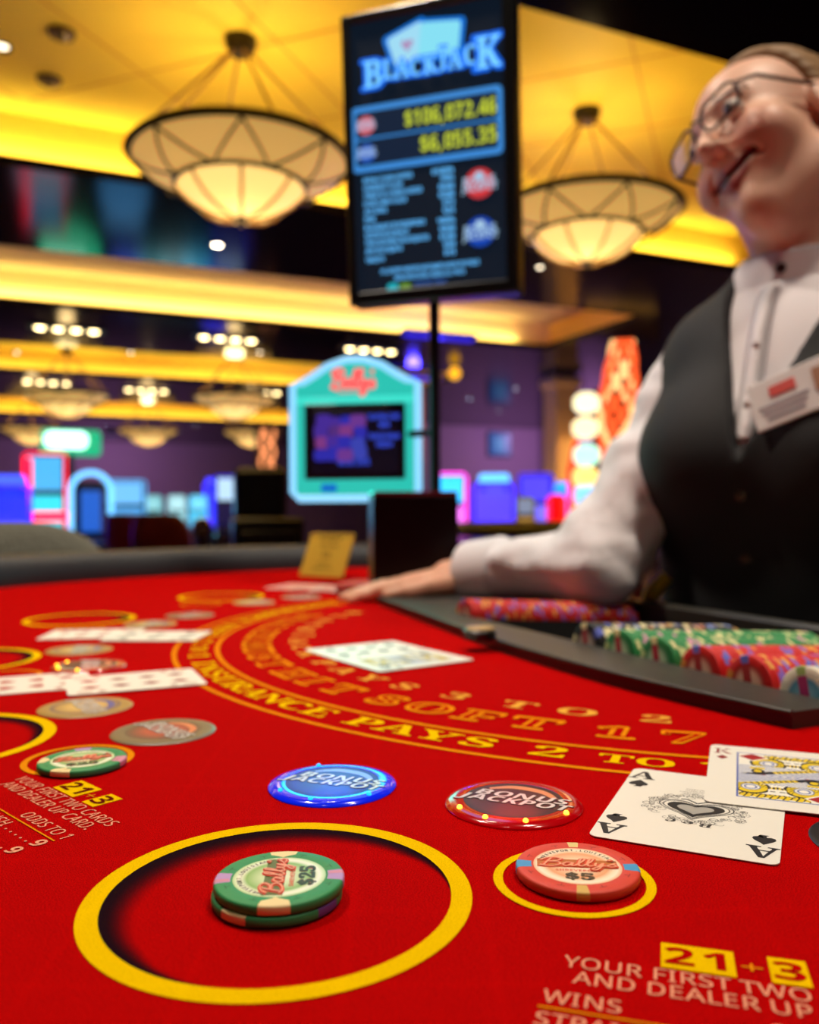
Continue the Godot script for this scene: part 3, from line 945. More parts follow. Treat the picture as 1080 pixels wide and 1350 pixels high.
	part("hood", MB.new().box(Vector3(-0.04, 1.18, 0), Vector3(0.3, 0.3, 0.24), 0.03), hexmat("0d0c0f", 0.3), k)
	part("panel", MB.new().box(Vector3(0, 0.86, 0.185), Vector3(0.32, 0.2, 0.01), 0.003), hexmat("191413", 0.25), k)
	stool(Vector3(-2.05, 0, -6.6), 2.6, "6a0a0e", "dark red casino chair left of two before the far machines")
	stool(Vector3(-1.72, 0, -6.2), 2.9, "581010", "dark red casino chair right of two before the far machines")
	# second gaming table at the right
	var t2 := thing("far_table", "second gaming table with an olive padded rim behind the dealer's arm", "table", Vector3(0.95, 0, -4.9))
	part("rim", MB.new().at(Transform3D(Basis.IDENTITY, Vector3(0, 0.93, 0))).lathe([Vector2(0.58, 0.0), Vector2(0.68, 0.0), Vector2(0.71, 0.04), Vector2(0.67, 0.075), Vector2(0.6, 0.06), Vector2(0.57, 0.03)], 48), hexmat("4c4630", 0.5), t2)
	part("table_top", MB.new().at(Transform3D(Basis.IDENTITY, Vector3(0, 0.93, 0))).lathe([Vector2(0, 0), Vector2(0.58, 0.0), Vector2(0.58, 0.03), Vector2(0, 0.03)], 48), hexmat("14301c", 0.9), t2)
	part("pedestal", MB.new().lathe([Vector2(0, 0), Vector2(0.3, 0), Vector2(0.28, 0.05), Vector2(0.14, 0.12), Vector2(0.12, 0.8), Vector2(0.3, 0.93)], 28), hexmat("1a120c", 0.4), t2)
	# grey padded chair back beyond the rail, with a small chrome tower lamp farther off
	var ch := thing("grey_chair", "grey upholstered chair back rising behind the table rail at left", "chair", Vector3(-1.02, 0, -2.15), 0.35)
	var cloth := mat(Color("77776c"), 0.9, 0.0, {"normal_enabled": true, "normal_texture": noise_tex(0.08, 128, [], 3, true, 3.0), "uv1_triplanar": true, "uv1_scale": Vector3(6, 6, 6)})
	var rows := []
	for i in 13:
		var f := i / 12.0
		var x := lerpf(-0.3, 0.3, f)
		var hgt := 0.33 * pow(maxf(1.0 - pow(absf(x) / 0.32, 3.0), 0.02), 0.6)
		var row := PackedVector3Array()
		for q in 18:
			var a := TAU * q / 18
			row.append(Vector3(x, 0.72 + hgt * (0.5 + 0.5 * sin(a)), -0.05 * cos(a) * (0.7 + 0.3 * absf(cos(a))) + x * x * 0.6))
		rows.append(row)
	part("backrest", MB.new().grid(rows, false, true), cloth, ch)
	part("seat", MB.new().box(Vector3(0, 0.66, 0.24), Vector3(0.5, 0.1, 0.46), 0.04), cloth, ch)
	for sx in [-0.2, 0.2]:
		for sz in [0.06, 0.42]:
			part("leg", MB.new().tube([Vector3(sx, 0, sz), Vector3(sx, 0.62, sz)], 0.018, 8), hexmat("1c1a18", 0.4), ch)
	var tw := thing("chrome_stanchion", "chrome topped stanchion glinting in front of the black kiosk", "stanchion", Vector3(-1.1, 0, -4.5))
	part("post", MB.new().lathe([Vector2(0, 0), Vector2(0.16, 0), Vector2(0.15, 0.02), Vector2(0.025, 0.05), Vector2(0.025, 0.94)], 24), hexmat("6e5636", 0.25, 0.9), tw)
	part("knob", MB.new().at(Transform3D(Basis.IDENTITY, Vector3(0, 0.99, 0))).lathe([Vector2(0.001, -0.055), Vector2(0.04, -0.04), Vector2(0.055, 0), Vector2(0.04, 0.04), Vector2(0.001, 0.055)], 20), hexmat("d8c090", 0.12, 1.0), tw)

# ------------------------------------------------------------------ the blackjack table
var tbl: Node3D
var felt: Node3D
var print_y := 0.0003
func felt_mat(color: Color, fleck: Color) -> StandardMaterial3D:
	var key := "felt" + color.to_html() + fleck.to_html()
	if mats.has(key):
		return mats[key]
	var m := StandardMaterial3D.new()
	m.albedo_color = color
	if not mats.has("felt_grain"):
		var g := StandardMaterial3D.new()
		g.albedo_texture = noise_tex(0.13, 512, [[0.0, Color(0.5, 0.5, 0.5)], [0.35, Color(0.72, 0.72, 0.72)], [0.6, Color(0.95, 0.95, 0.95)], [1.0, Color(1.0, 1.0, 1.0)]], 3)
		g.normal_texture = noise_tex(0.11, 512, [], 4, true, 8.0)
		mats["felt_grain"] = g
	if not mats.has("print_grain"):
		var pg := StandardMaterial3D.new()
		pg.albedo_texture = noise_tex(0.13, 512, [[0.0, Color(0.72, 0.70, 0.66)], [0.45, Color(0.95, 0.94, 0.93)], [1.0, Color(1, 1, 1)]], 3)
		mats["print_grain"] = pg
	m.albedo_texture = mats["felt_grain" if color == Color("dc0506") else "print_grain"].albedo_texture
	m.normal_enabled = true
	m.normal_scale = 1.0 if color == Color("dc0506") else 0.5
	m.normal_texture = mats["felt_grain"].normal_texture
	m.uv1_triplanar = true
	m.uv1_world_triplanar = true
	m.uv1_scale = Vector3(26, 26, 26)
	m.roughness = 0.95
	m.metallic_specular = 0.08
	m.rim_enabled = true
	m.rim = 0.10
	m.rim_tint = 0.75
	mats[key] = m
	return m

func red_felt() -> StandardMaterial3D:
	return felt_mat(Color("dc0506"), Color.RED)
func yellow_print() -> StandardMaterial3D:
	return felt_mat(Color("ffd200"), Color.RED)
func orange_print() -> StandardMaterial3D:
	return felt_mat(Color("f59a10"), Color.RED)
func pink_print() -> StandardMaterial3D:
	return felt_mat(Color("ffb090"), Color.RED)

const EDGE := 0.25       # the table's straight dealer edge, beyond the chip faces
func table() -> void:
	tbl = thing("blackjack_table", "red felt blackjack table with gold printed circles and a black padded rim", "table", Vector3(0, TABLE_Y, 0))
	var R := 1.06
	var outline := PackedVector2Array()
	var pts := []
	for i in 721:
		var a := TAU * i / 720.0
		var p := ARC + Vector3(cos(a), 0, sin(a)) * R
		if (p - TRAY).dot(ROW) < EDGE:
			pts.append(Vector2(p.x, -p.z))
	# rotate so that the gap is at the ends
	var cut := 0
	for i in pts.size():
		if pts[i].distance_to(pts[(i + 1) % pts.size()]) > 0.1:
			cut = (i + 1) % pts.size()
	for i in range(0, pts.size(), 4):
		outline.append(pts[(cut + i) % pts.size()])
	outline.append(pts[(cut + pts.size() - 1) % pts.size()])
	var notch := PackedVector2Array()
	for q in [[-0.012, -0.024], [-0.012, 0.46], [0.4, 0.46], [0.4, -0.024]]:
		var p: Vector3 = TRAY + ROW * q[0] + ALONG * q[1]
		notch.append(Vector2(p.x, -p.z))
	var plan := Transform3D(Basis(Vector3.RIGHT, Vector3.FORWARD, Vector3.UP), Vector3.ZERO)
	var top := MB.new().at(plan)
	for poly in Geometry2D.clip_polygons(outline, notch):
		top.extrude(poly, -0.018, 0.0)
	felt = part("felt_top", top, red_felt(), tbl)
	var deck := MB.new().at(plan)
	deck.extrude(outline, -0.075, -0.052)
	part("underside", deck, hexmat("1a0f0a", 0.6), tbl)
	var path := []
	var rad := []
	for i in range(0, pts.size(), 6):
		var q: Vector2 = pts[(cut + i) % pts.size()]
		var d := (Vector3(q.x, 0, -q.y) - ARC).normalized()
		path.append(ARC + d * (R + 0.052) + Vector3(0, 0.0, 0))
	var leather := mat(Color("2c3036"), 0.42, 0.0, {"normal_enabled": true, "normal_scale": 0.35, "normal_texture": noise_tex(0.12, 256, [], 3, true, 4.0, FastNoiseLite.TYPE_CELLULAR), "uv1_triplanar": true, "uv1_scale": Vector3(9, 9, 9)})
	part("padded_rim", MB.new().tube(path, 1.0, 20, false, Vector2(0.048, 0.07), Vector3.UP), leather, tbl)
	var apron := []
	for h in [-0.02, -0.09, -0.16]:
		var row := PackedVector3Array()
		for p in path:
			row.append(Vector3(p.x, h, p.z) - (p - ARC).normalized() * (0.02 - h * 0.3))
		apron.append(row)
	part("apron", MB.new().grid(apron), hexmat("26130c", 0.45), tbl)
	var foot := MB.new().at(Transform3D(Basis(Vector3.UP, deg_to_rad(23.6)), Vector3(0.05, 0, -0.75)))
	foot.box(Vector3(0, -0.5, 0), Vector3(0.4, 0.86, 0.7), 0.03)
	part("pedestal", foot, hexmat("1b0e09", 0.5), tbl)
	part("foot_plate", MB.new().at(Transform3D(Basis(Vector3.UP, deg_to_rad(23.6)), Vector3(0.05, -0.94, -0.75))).box(Vector3.ZERO, Vector3(0.7, 0.03, 1.0), 0.01), hexmat("15100d", 0.5), tbl)

func arcs() -> void:
	var lift := Transform3D(Basis.IDENTITY, ARC + Vector3(0, print_y, 0))
	var a0 := deg_to_rad(99)
	var a1 := deg_to_rad(226)
	for r in [0.4372, 0.4722]:
		part("printed_line", MB.new().at(lift).annulus(r - 0.0017, r + 0.0017, 0, 160, a0, a1), orange_print(), felt)
	var m := MB.new().at(lift)
	for p in [0.0, 58.0]:
		write_arc(m, "INSURANCE PAYS 2", 0.0172, 0.4607, deg_to_rad(129.5 + 9 * 3.1 + 1.6 + p), deg_to_rad(3.1), deg_to_rad(1.6), 0.0, "serifbold", 1.5)
		write_arc(m, "TO", 0.0135, 0.4592, deg_to_rad(111.5 + p), deg_to_rad(2.3), 0.0, 0.0, "serifbold", 1.35)
		write_arc(m, "1", 0.0172, 0.4607, deg_to_rad(105.6 + p), 0.0, 0.0, 0.0, "serifbold", 1.5)
	part("printed_arc_text", m, yellow_print(), felt, "gold INSURANCE PAYS 2 TO 1 lettering")
	var s := "DEALER MUST HIT SOFT 17"
	var st := deg_to_rad(133.2 + 13 * 4.8 + 3 * 1.6)
	var o := MB.new().at(lift)
	write_arc(o, s, 0.0235, 0.4150, st, deg_to_rad(4.8), deg_to_rad(1.6), 0.0, "serifboldfat", 1.28)
	part("printed_arc_text", o, orange_print(), felt, "orange outlined DEALER MUST HIT SOFT 17 lettering")
	var o2 := MB.new().at(lift)
	write_arc(o2, s, 0.0185, 0.4128, st, deg_to_rad(4.8), deg_to_rad(1.6), 0.00015, "serif", 1.55)
	part("printed_arc_text_core", o2, red_felt(), felt)
	var b := MB.new().at(lift)
	write_arc(b, "BLACKJACK PAYS 3 TO 2", 0.0165, 0.3745, deg_to_rad(129.5 + 13 * 5.75 + 2 * 1.2), deg_to_rad(5.75), deg_to_rad(1.2), 0.0, "serifbold", 1.5)
	part("printed_arc_text", b, felt_mat(Color("f8b848"), Color.RED), felt, "pale gold BLACKJACK PAYS 3 TO 2 lettering")

const SEATS := [95.0, 118.2, 143.0, 167.0, 190.5, 214.5]
func seats() -> void:
	var shade := mat(Color.WHITE, 0.95, 0.0, {"vertex_color_use_as_albedo": true, "transparency": BaseMaterial3D.TRANSPARENCY_ALPHA, "metallic_specular": 0.1})
	var n := 0
	for deg in SEATS:
		var ctr := polar(0.636, deg)
		if n == 1:
			ctr = Vector3(-0.0402, 0, -0.2599)
		var lift := Transform3D(Basis.IDENTITY, Vector3(ctr.x, print_y, ctr.z))
		part("printed_ring", MB.new().at(lift).annulus(0.0524, 0.0587, 0, 120), yellow_print(), felt, "big gold betting ring printed on the felt")
		# the printed black crescent inside each ring, fading inwards
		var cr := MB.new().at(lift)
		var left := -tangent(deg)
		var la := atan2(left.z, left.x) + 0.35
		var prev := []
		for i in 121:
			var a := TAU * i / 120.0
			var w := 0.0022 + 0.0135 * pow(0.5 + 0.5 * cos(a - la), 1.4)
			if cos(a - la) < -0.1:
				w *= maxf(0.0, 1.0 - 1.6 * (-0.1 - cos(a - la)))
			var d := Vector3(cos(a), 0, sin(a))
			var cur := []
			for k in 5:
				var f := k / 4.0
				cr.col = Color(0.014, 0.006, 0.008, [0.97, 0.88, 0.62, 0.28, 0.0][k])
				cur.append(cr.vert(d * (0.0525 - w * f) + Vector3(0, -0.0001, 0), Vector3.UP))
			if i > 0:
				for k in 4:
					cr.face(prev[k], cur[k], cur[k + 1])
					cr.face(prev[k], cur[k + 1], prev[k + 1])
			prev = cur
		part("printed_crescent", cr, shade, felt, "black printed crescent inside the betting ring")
		var sc := polar(0.592, deg - 7.9)
		if n == 1:
			sc = Vector3(0.0512, 0, -0.2681)
		part("printed_side_ring", MB.new().at(Transform3D(Basis.IDENTITY, Vector3(sc.x, print_y, sc.z))).annulus(0.0222, 0.0252, 0, 72), orange_print() if n != 1 else yellow_print(), felt, "small gold side bet ring")
		if n >= 1 and n <= 3:
			var td: float = deg - 11.6 if n == 1 else deg - 10.0
			var tc := polar(0.6285, td) if n == 1 else polar(0.6125, deg - 12.6)
			var T := on_table(tc, tangent(td), print_y)
			T.origin.y = print_y
			var boxes := MB.new().at(T)
			boxes.extrude(PackedVector2Array([Vector2(-0.0178, -0.0062), Vector2(0.0004, -0.0062), Vector2(0.0004, 0.0065), Vector2(-0.0178, 0.0065)]), -0.0002, 0, true, false)
			boxes.extrude(PackedVector2Array([Vector2(0.0086, -0.0062), Vector2(0.0178, -0.0062), Vector2(0.0178, 0.0065), Vector2(0.0086, 0.0065)]), -0.0002, 0, true, false)
			part("printed_number_box", boxes, yellow_print(), felt, "gold boxes of the 21+3 mark")
			var num := MB.new().at(T)
			write(num, "2", 0.0084, Transform3D(Basis.IDENTITY, Vector3(-0.0132, -0.0041, 0.00015)), 0, "bold", 1.3)
			write(num, "1", 0.0084, Transform3D(Basis.IDENTITY, Vector3(-0.0046, -0.0041, 0.00015)), 0, "bold", 1.3)
			write(num, "3", 0.0084, Transform3D(Basis.IDENTITY, Vector3(0.0132, -0.0041, 0.00015)), 0, "bold", 1.3)
			part("printed_numbers", num, red_felt() if n == 1 else felt_mat(Color("6a1408"), Color.RED), felt)
			var pl := MB.new().at(T)
			write(pl, "+", 0.0062, Transform3D(Basis.IDENTITY, Vector3(0.0045, -0.0022, 0)), 0, "sans", 1.3)
			pl.extrude(PackedVector2Array([Vector2(-0.0455, -0.0325), Vector2(0.041, -0.0325), Vector2(0.041, -0.0318), Vector2(-0.0455, -0.0318)]), -0.0002, 0, false, false)
			part("printed_rule", pl, orange_print(), felt)
			var tx := MB.new().at(T)
			write(tx, "YOUR FIRST TWO CARDS", 0.0056, Transform3D(Basis.IDENTITY, Vector3(0.0, -0.0128, 0)), 0, "sans", 0.98)
			write(tx, "AND DEALER UP CARD.", 0.0056, Transform3D(Basis.IDENTITY, Vector3(0.0, -0.0200, 0)), 0, "sans", 0.97)
			write(tx, "WINS", 0.0054, Transform3D(Basis.IDENTITY, Vector3(-0.0450, -0.0300, 0)), -1, "sans", 1.0)
			write(tx, "ODDS TO 1", 0.0054, Transform3D(Basis.IDENTITY, Vector3(0.041, -0.0300, 0)), 1, "sans", 1.0)
			var y := -0.0396
			for line in ["STRAIGHT FLUSH", "THREE OF A KIND", "STRAIGHT", "FLUSH"]:
				write(tx, line, 0.0054, Transform3D(Basis.IDENTITY, Vector3(-0.0455, y, 0)), -1, "sans", 1.0)
				write(tx, ". . . . . . .", 0.0054, Transform3D(Basis.IDENTITY, Vector3(0.034, y, 0)), 1, "sans", 1.1)
				write(tx, "9", 0.0058, Transform3D(Basis.IDENTITY, Vector3(0.041, y, 0)), 1, "bold", 1.2)
				y -= 0.0085
			part("printed_text", tx, pink_print(), felt, "pale lettering of the side bet rules")
		n += 1

# ------------------------------------------------------------------ chips
# spots: [angle, half width, colour, pointed]; the upright chip has its top face up, text up = -z
func near_chip(called: String, label: String, where: Vector3, turn: float, base: Color, spots: Array, inlay: Array, ink: Dictionary, group := "") -> Node3D:
	var t := thing(called, label, "casino chip", where, turn, group)
	var R := 0.0195
	var H := 0.0033
	var clay := mat(base, 0.55, 0.0, {"normal_enabled": true, "normal_scale": 0.25, "normal_texture": noise_tex(0.3, 256, [], 2, true, 3.0), "uv1_triplanar": true, "uv1_scale": Vector3(60, 60, 60)})
	var bd := part("body", MB.new().lathe([Vector2(0, 0), Vector2(R - 0.0008, 0), Vector2(R - 0.0003, 0.0002), Vector2(R, 0.0007), Vector2(R, H - 0.0007), Vector2(R - 0.0003, H - 0.0002), Vector2(R - 0.0009, H), Vector2(0.0142, H), Vector2(0.0140, H - 0.0001), Vector2(0, H - 0.0001)], 72), clay, t)
	for s in spots:
		var rows := []
		var pr := [Vector2(0.0146, H + 0.00003), Vector2(R - 0.0009, H + 0.00003), Vector2(R - 0.00025, H - 0.00018), Vector2(R + 0.00004, H - 0.0007), Vector2(R + 0.00004, 0.0007), Vector2(R - 0.0006, 0.0001)]
		if s[3]:
			pr[0] = Vector2(0.0136, H + 0.00003)
		for i in 7:
			var f := i / 6.0 * 2.0 - 1.0
			var a: float = s[0] + s[1] * f
			var row := PackedVector3Array()
			for k in pr.size():
				var r: float = pr[k].x
				if s[3] and k == 0:
					r = lerpf(0.0140, 0.0165, absf(f))
				row.append(Vector3(cos(a) * r, pr[k].y, sin(a) * r))
			rows.append(row)
		var es := part("edge_spot", MB.new().grid(rows), mat(s[2], 0.55), t)
		if s[4] != null:
			var bar := MB.new()
			var q := []
			for k in 6:
				var row := PackedVector3Array()
				for e in 2:
					var a: float = s[0] + s[1] * (-0.8 + 0.55 * e)
					var r: float = [0.0149, R - 0.0009, R - 0.00022, R + 0.00008, R + 0.00008, R - 0.0005][k]
					row.append(Vector3(cos(a) * r, [H + 0.00006, H + 0.00006, H - 0.00016, H - 0.0007, 0.0007, 0.0001][k], sin(a) * r))
				q.append(row)
			bar.grid(q)
			part("edge_spot_bar", bar, mat(s[4], 0.55), es)
	var disc := MB.new().at(Transform3D(Basis.IDENTITY, Vector3(0, H - 0.00005, 0)))
	for k in inlay.size() - 1:
		disc.annulus(inlay[k][0], inlay[k + 1][0], 0, 64, 0, TAU, inlay[k][1], inlay[k + 1][1])
	var gloss := tinted(0.35)
	var il := part("inlay", disc, gloss, t)
	var F := Transform3D(Basis(Vector3.RIGHT, Vector3.FORWARD, Vector3.UP), Vector3(0, H, 0))
	var band := MB.new().at(F)
	var hw := 0.0128
	band.extrude(PackedVector2Array([Vector2(-hw, -0.0018), Vector2(hw, -0.0018), Vector2(hw * 0.985, 0.0044), Vector2(-hw * 0.985, 0.0044)]), -0.0001, -0.00002, false, false)
	part("printed_band", band, mat(ink.band, 0.4), il)
	var s1 := MB.new().at(F)
	script_on(s1, 0.0060, 0.00125, 0.00001, Transform3D(Basis.IDENTITY.scaled(Vector3(1.55, 1, 1)), Vector3(0, -0.0013, 0)))
	part("printed_script", s1, mat(ink.script, 0.4), il)
	var s2 := MB.new().at(F)
	script_on(s2, 0.0060, 0.00048, 0.00026, Transform3D(Basis.IDENTITY.scaled(Vector3(1.55, 1, 1)), Vector3(0, -0.0013, 0)))
	part("printed_script_core", s2, mat(ink.core, 0.4), il)
	var txt := MB.new().at(F)
	write(txt, "SHREVEPORT", 0.0014, Transform3D(Basis.IDENTITY, Vector3(0, -0.0046, 0.00001)), 0, "bold", 1.2)
	part("printed_place", txt, mat(ink.script, 0.4), il)
	var val := MB.new().at(F)
	write(val, ink.value, 0.0046, Transform3D(Basis.IDENTITY, Vector3(0, -0.0103, 0.00001)), 0, "serifboldfat", 1.3)
	part("printed_value", val, mat(ink.dark, 0.4), il)
	var val2 := MB.new().at(F)
	write(val2, ink.value, 0.0040, Transform3D(Basis.IDENTITY, Vector3(0, -0.0100, 0.00004)), 0, "serif", 1.25)
	part("printed_value_core", val2, mat(ink.lite, 0.4), il)
	var ring := MB.new().at(Transform3D(Basis.IDENTITY, Vector3(0, H, 0)))
	write_arc(ring, "SHREVEPORT.LOUISIANA", 0.0014, 0.0113, -PI / 2 - 1.28, 0.134, 0.1, 0.00001, "bold", 1.1, true)
	# letters run clockwise over the top
	part("printed_rim_text", ring, mat(ink.dark, 0.4), il)
	var marks := MB.new().at(Transform3D(Basis.IDENTITY, Vector3(0, H + 0.00003, 0)))
	for k in 8:
		var a := TAU * (k + 0.5) / 8.0
		marks.annulus(0.0164, 0.01665, 0, 4, a - 0.075, a + 0.075)
		marks.annulus(0.0150, 0.0166, 0, 1, a - 0.008, a + 0.008)
	part("mould_mark", marks, mat(base.darkened(0.35), 0.6), bd)
	return t

func bets() -> void:
	var green := Color("2f9256")
	var cream := Color("efd9a0")
	var lilac := Color("b892cc")
	var rose := Color("d48aa6")
	var gin := [[0.0, Color("f2f6e2")], [0.006, Color("c8deb0")], [0.0098, Color("86b868")], [0.0112, Color("e6eed4")], [0.0121, Color("f4f6e8")], [0.0129, Color("dfeecb")], [0.01395, Color("b8d8a0")]]
	var gink := {"band": Color("5a6a3a"), "script": Color("e2452c"), "core": Color("f09a80"), "dark": Color("2a3a26"), "lite": Color("c9455a"), "value": "$25"}
	var pos := Vector3(-0.0398, TABLE_Y + 0.0002, -0.2566)
	near_chip("casino_chip", "lower green chip of the two-chip stack in the big gold ring", pos + Vector3(-0.0006, 0, 0.0004), deg_to_rad(58), green, [[0.0, 0.24, Color("c98a3a"), true, null], [PI, 0.24, cream, true, null], [PI / 2, 0.22, Color("6c4aa0"), false, null], [-PI / 2, 0.22, lilac, false, null]], gin, gink)
	near_chip("casino_chip", "green twenty-five dollar chip on top of the two-chip stack in the big gold ring", pos + Vector3(0, 0.0033, 0), deg_to_rad(94), green, [[0.0, 0.24, cream, true, null], [PI, 0.24, cream, true, null], [PI / 2, 0.2, lilac, false, rose], [-PI / 2, 0.2, lilac, false, rose]], gin, gink)
	near_chip("casino_chip", "green chip lying alone in the small ring beside the left rules text", polar(0.5935, 134.3) + Vector3(0.001, TABLE_Y + 0.0002, 0.003), deg_to_rad(20), green, [[0.35, 0.24, rose, false, null], [PI + 0.2, 0.24, cream, true, null], [PI / 2 + 0.5, 0.24, cream, true, null], [-PI / 2, 0.22, lilac, false, null]], gin, gink)
	var oin := [[0.0, Color("fff0dc")], [0.005, Color("fbd8b8")], [0.0095, Color("f0a678")], [0.0112, Color("fbe3c6")], [0.0125, Color("fff0dc")], [0.01395, Color("f0b890")]]
	var oink := {"band": Color("c06a2c"), "script": Color("e2502e"), "core": Color("f6a684"), "dark": Color("4a3c28"), "lite": Color("9cbcc4"), "value": "$5"}
	near_chip("casino_chip", "orange red five dollar chip with blue edge spots in the small gold ring", Vector3(0.0531, TABLE_Y + 0.0002, -0.2714), deg_to_rad(-6), Color("d8402c"), [[0.0, 0.15, Color("3f9ad4"), false, null], [PI, 0.15, Color("3f9ad4"), false, null], [PI / 2, 0.1, Color("d8b05a"), false, null], [-PI / 2, 0.1, Color("e0c884"), false, null]], oin, oink)

# ------------------------------------------------------------------ dealer's tray
func row_chip(base: Color, spots: Array, face: Array, band: Color) -> ArrayMesh:
	var m := MB.new()
	var R := 0.0195
	var H := 0.0033
	m.paint(base).lathe([Vector2(0.0138, 0), Vector2(R - 0.0006, 0), Vector2(R, 0.0006), Vector2(R, H - 0.0006), Vector2(R - 0.0006, H), Vector2(0.0138, H)], 30)
	for k in spots.size():
		m.paint(spots[k])
		var a := TAU * k / spots.size()
		var rows := []
		for e in [-0.2, 0.0, 0.2]:
			var row := PackedVector3Array()
			for q in [[0.0142, H + 0.00003], [R - 0.0006, H + 0.00003], [R + 0.00004, H - 0.0006], [R + 0.00004, 0.0006], [R - 0.0006, -0.00002]]:
				row.append(Vector3(cos(a + e) * q[0], q[1], sin(a + e) * q[0]))
			rows.append(row)
		m.grid(rows)
	for k in face.size() - 1:
		m.annulus(face[k][0], face[k + 1][0], H - 0.00005, 30, 0, TAU, face[k][1], face[k + 1][1])
	m.paint(face[1][1]).annulus(0, 0.0139, 0.0001, 20)
	m.paint(band)
	m.quad(Vector3(-0.0136, H - 0.00002, -0.0033), Vector3(0.0136, H - 0.00002, -0.0033), Vector3(0.0136, H - 0.00002, 0.0033), Vector3(-0.0136, H - 0.00002, 0.0033), Vector3.UP)
	return m.build()

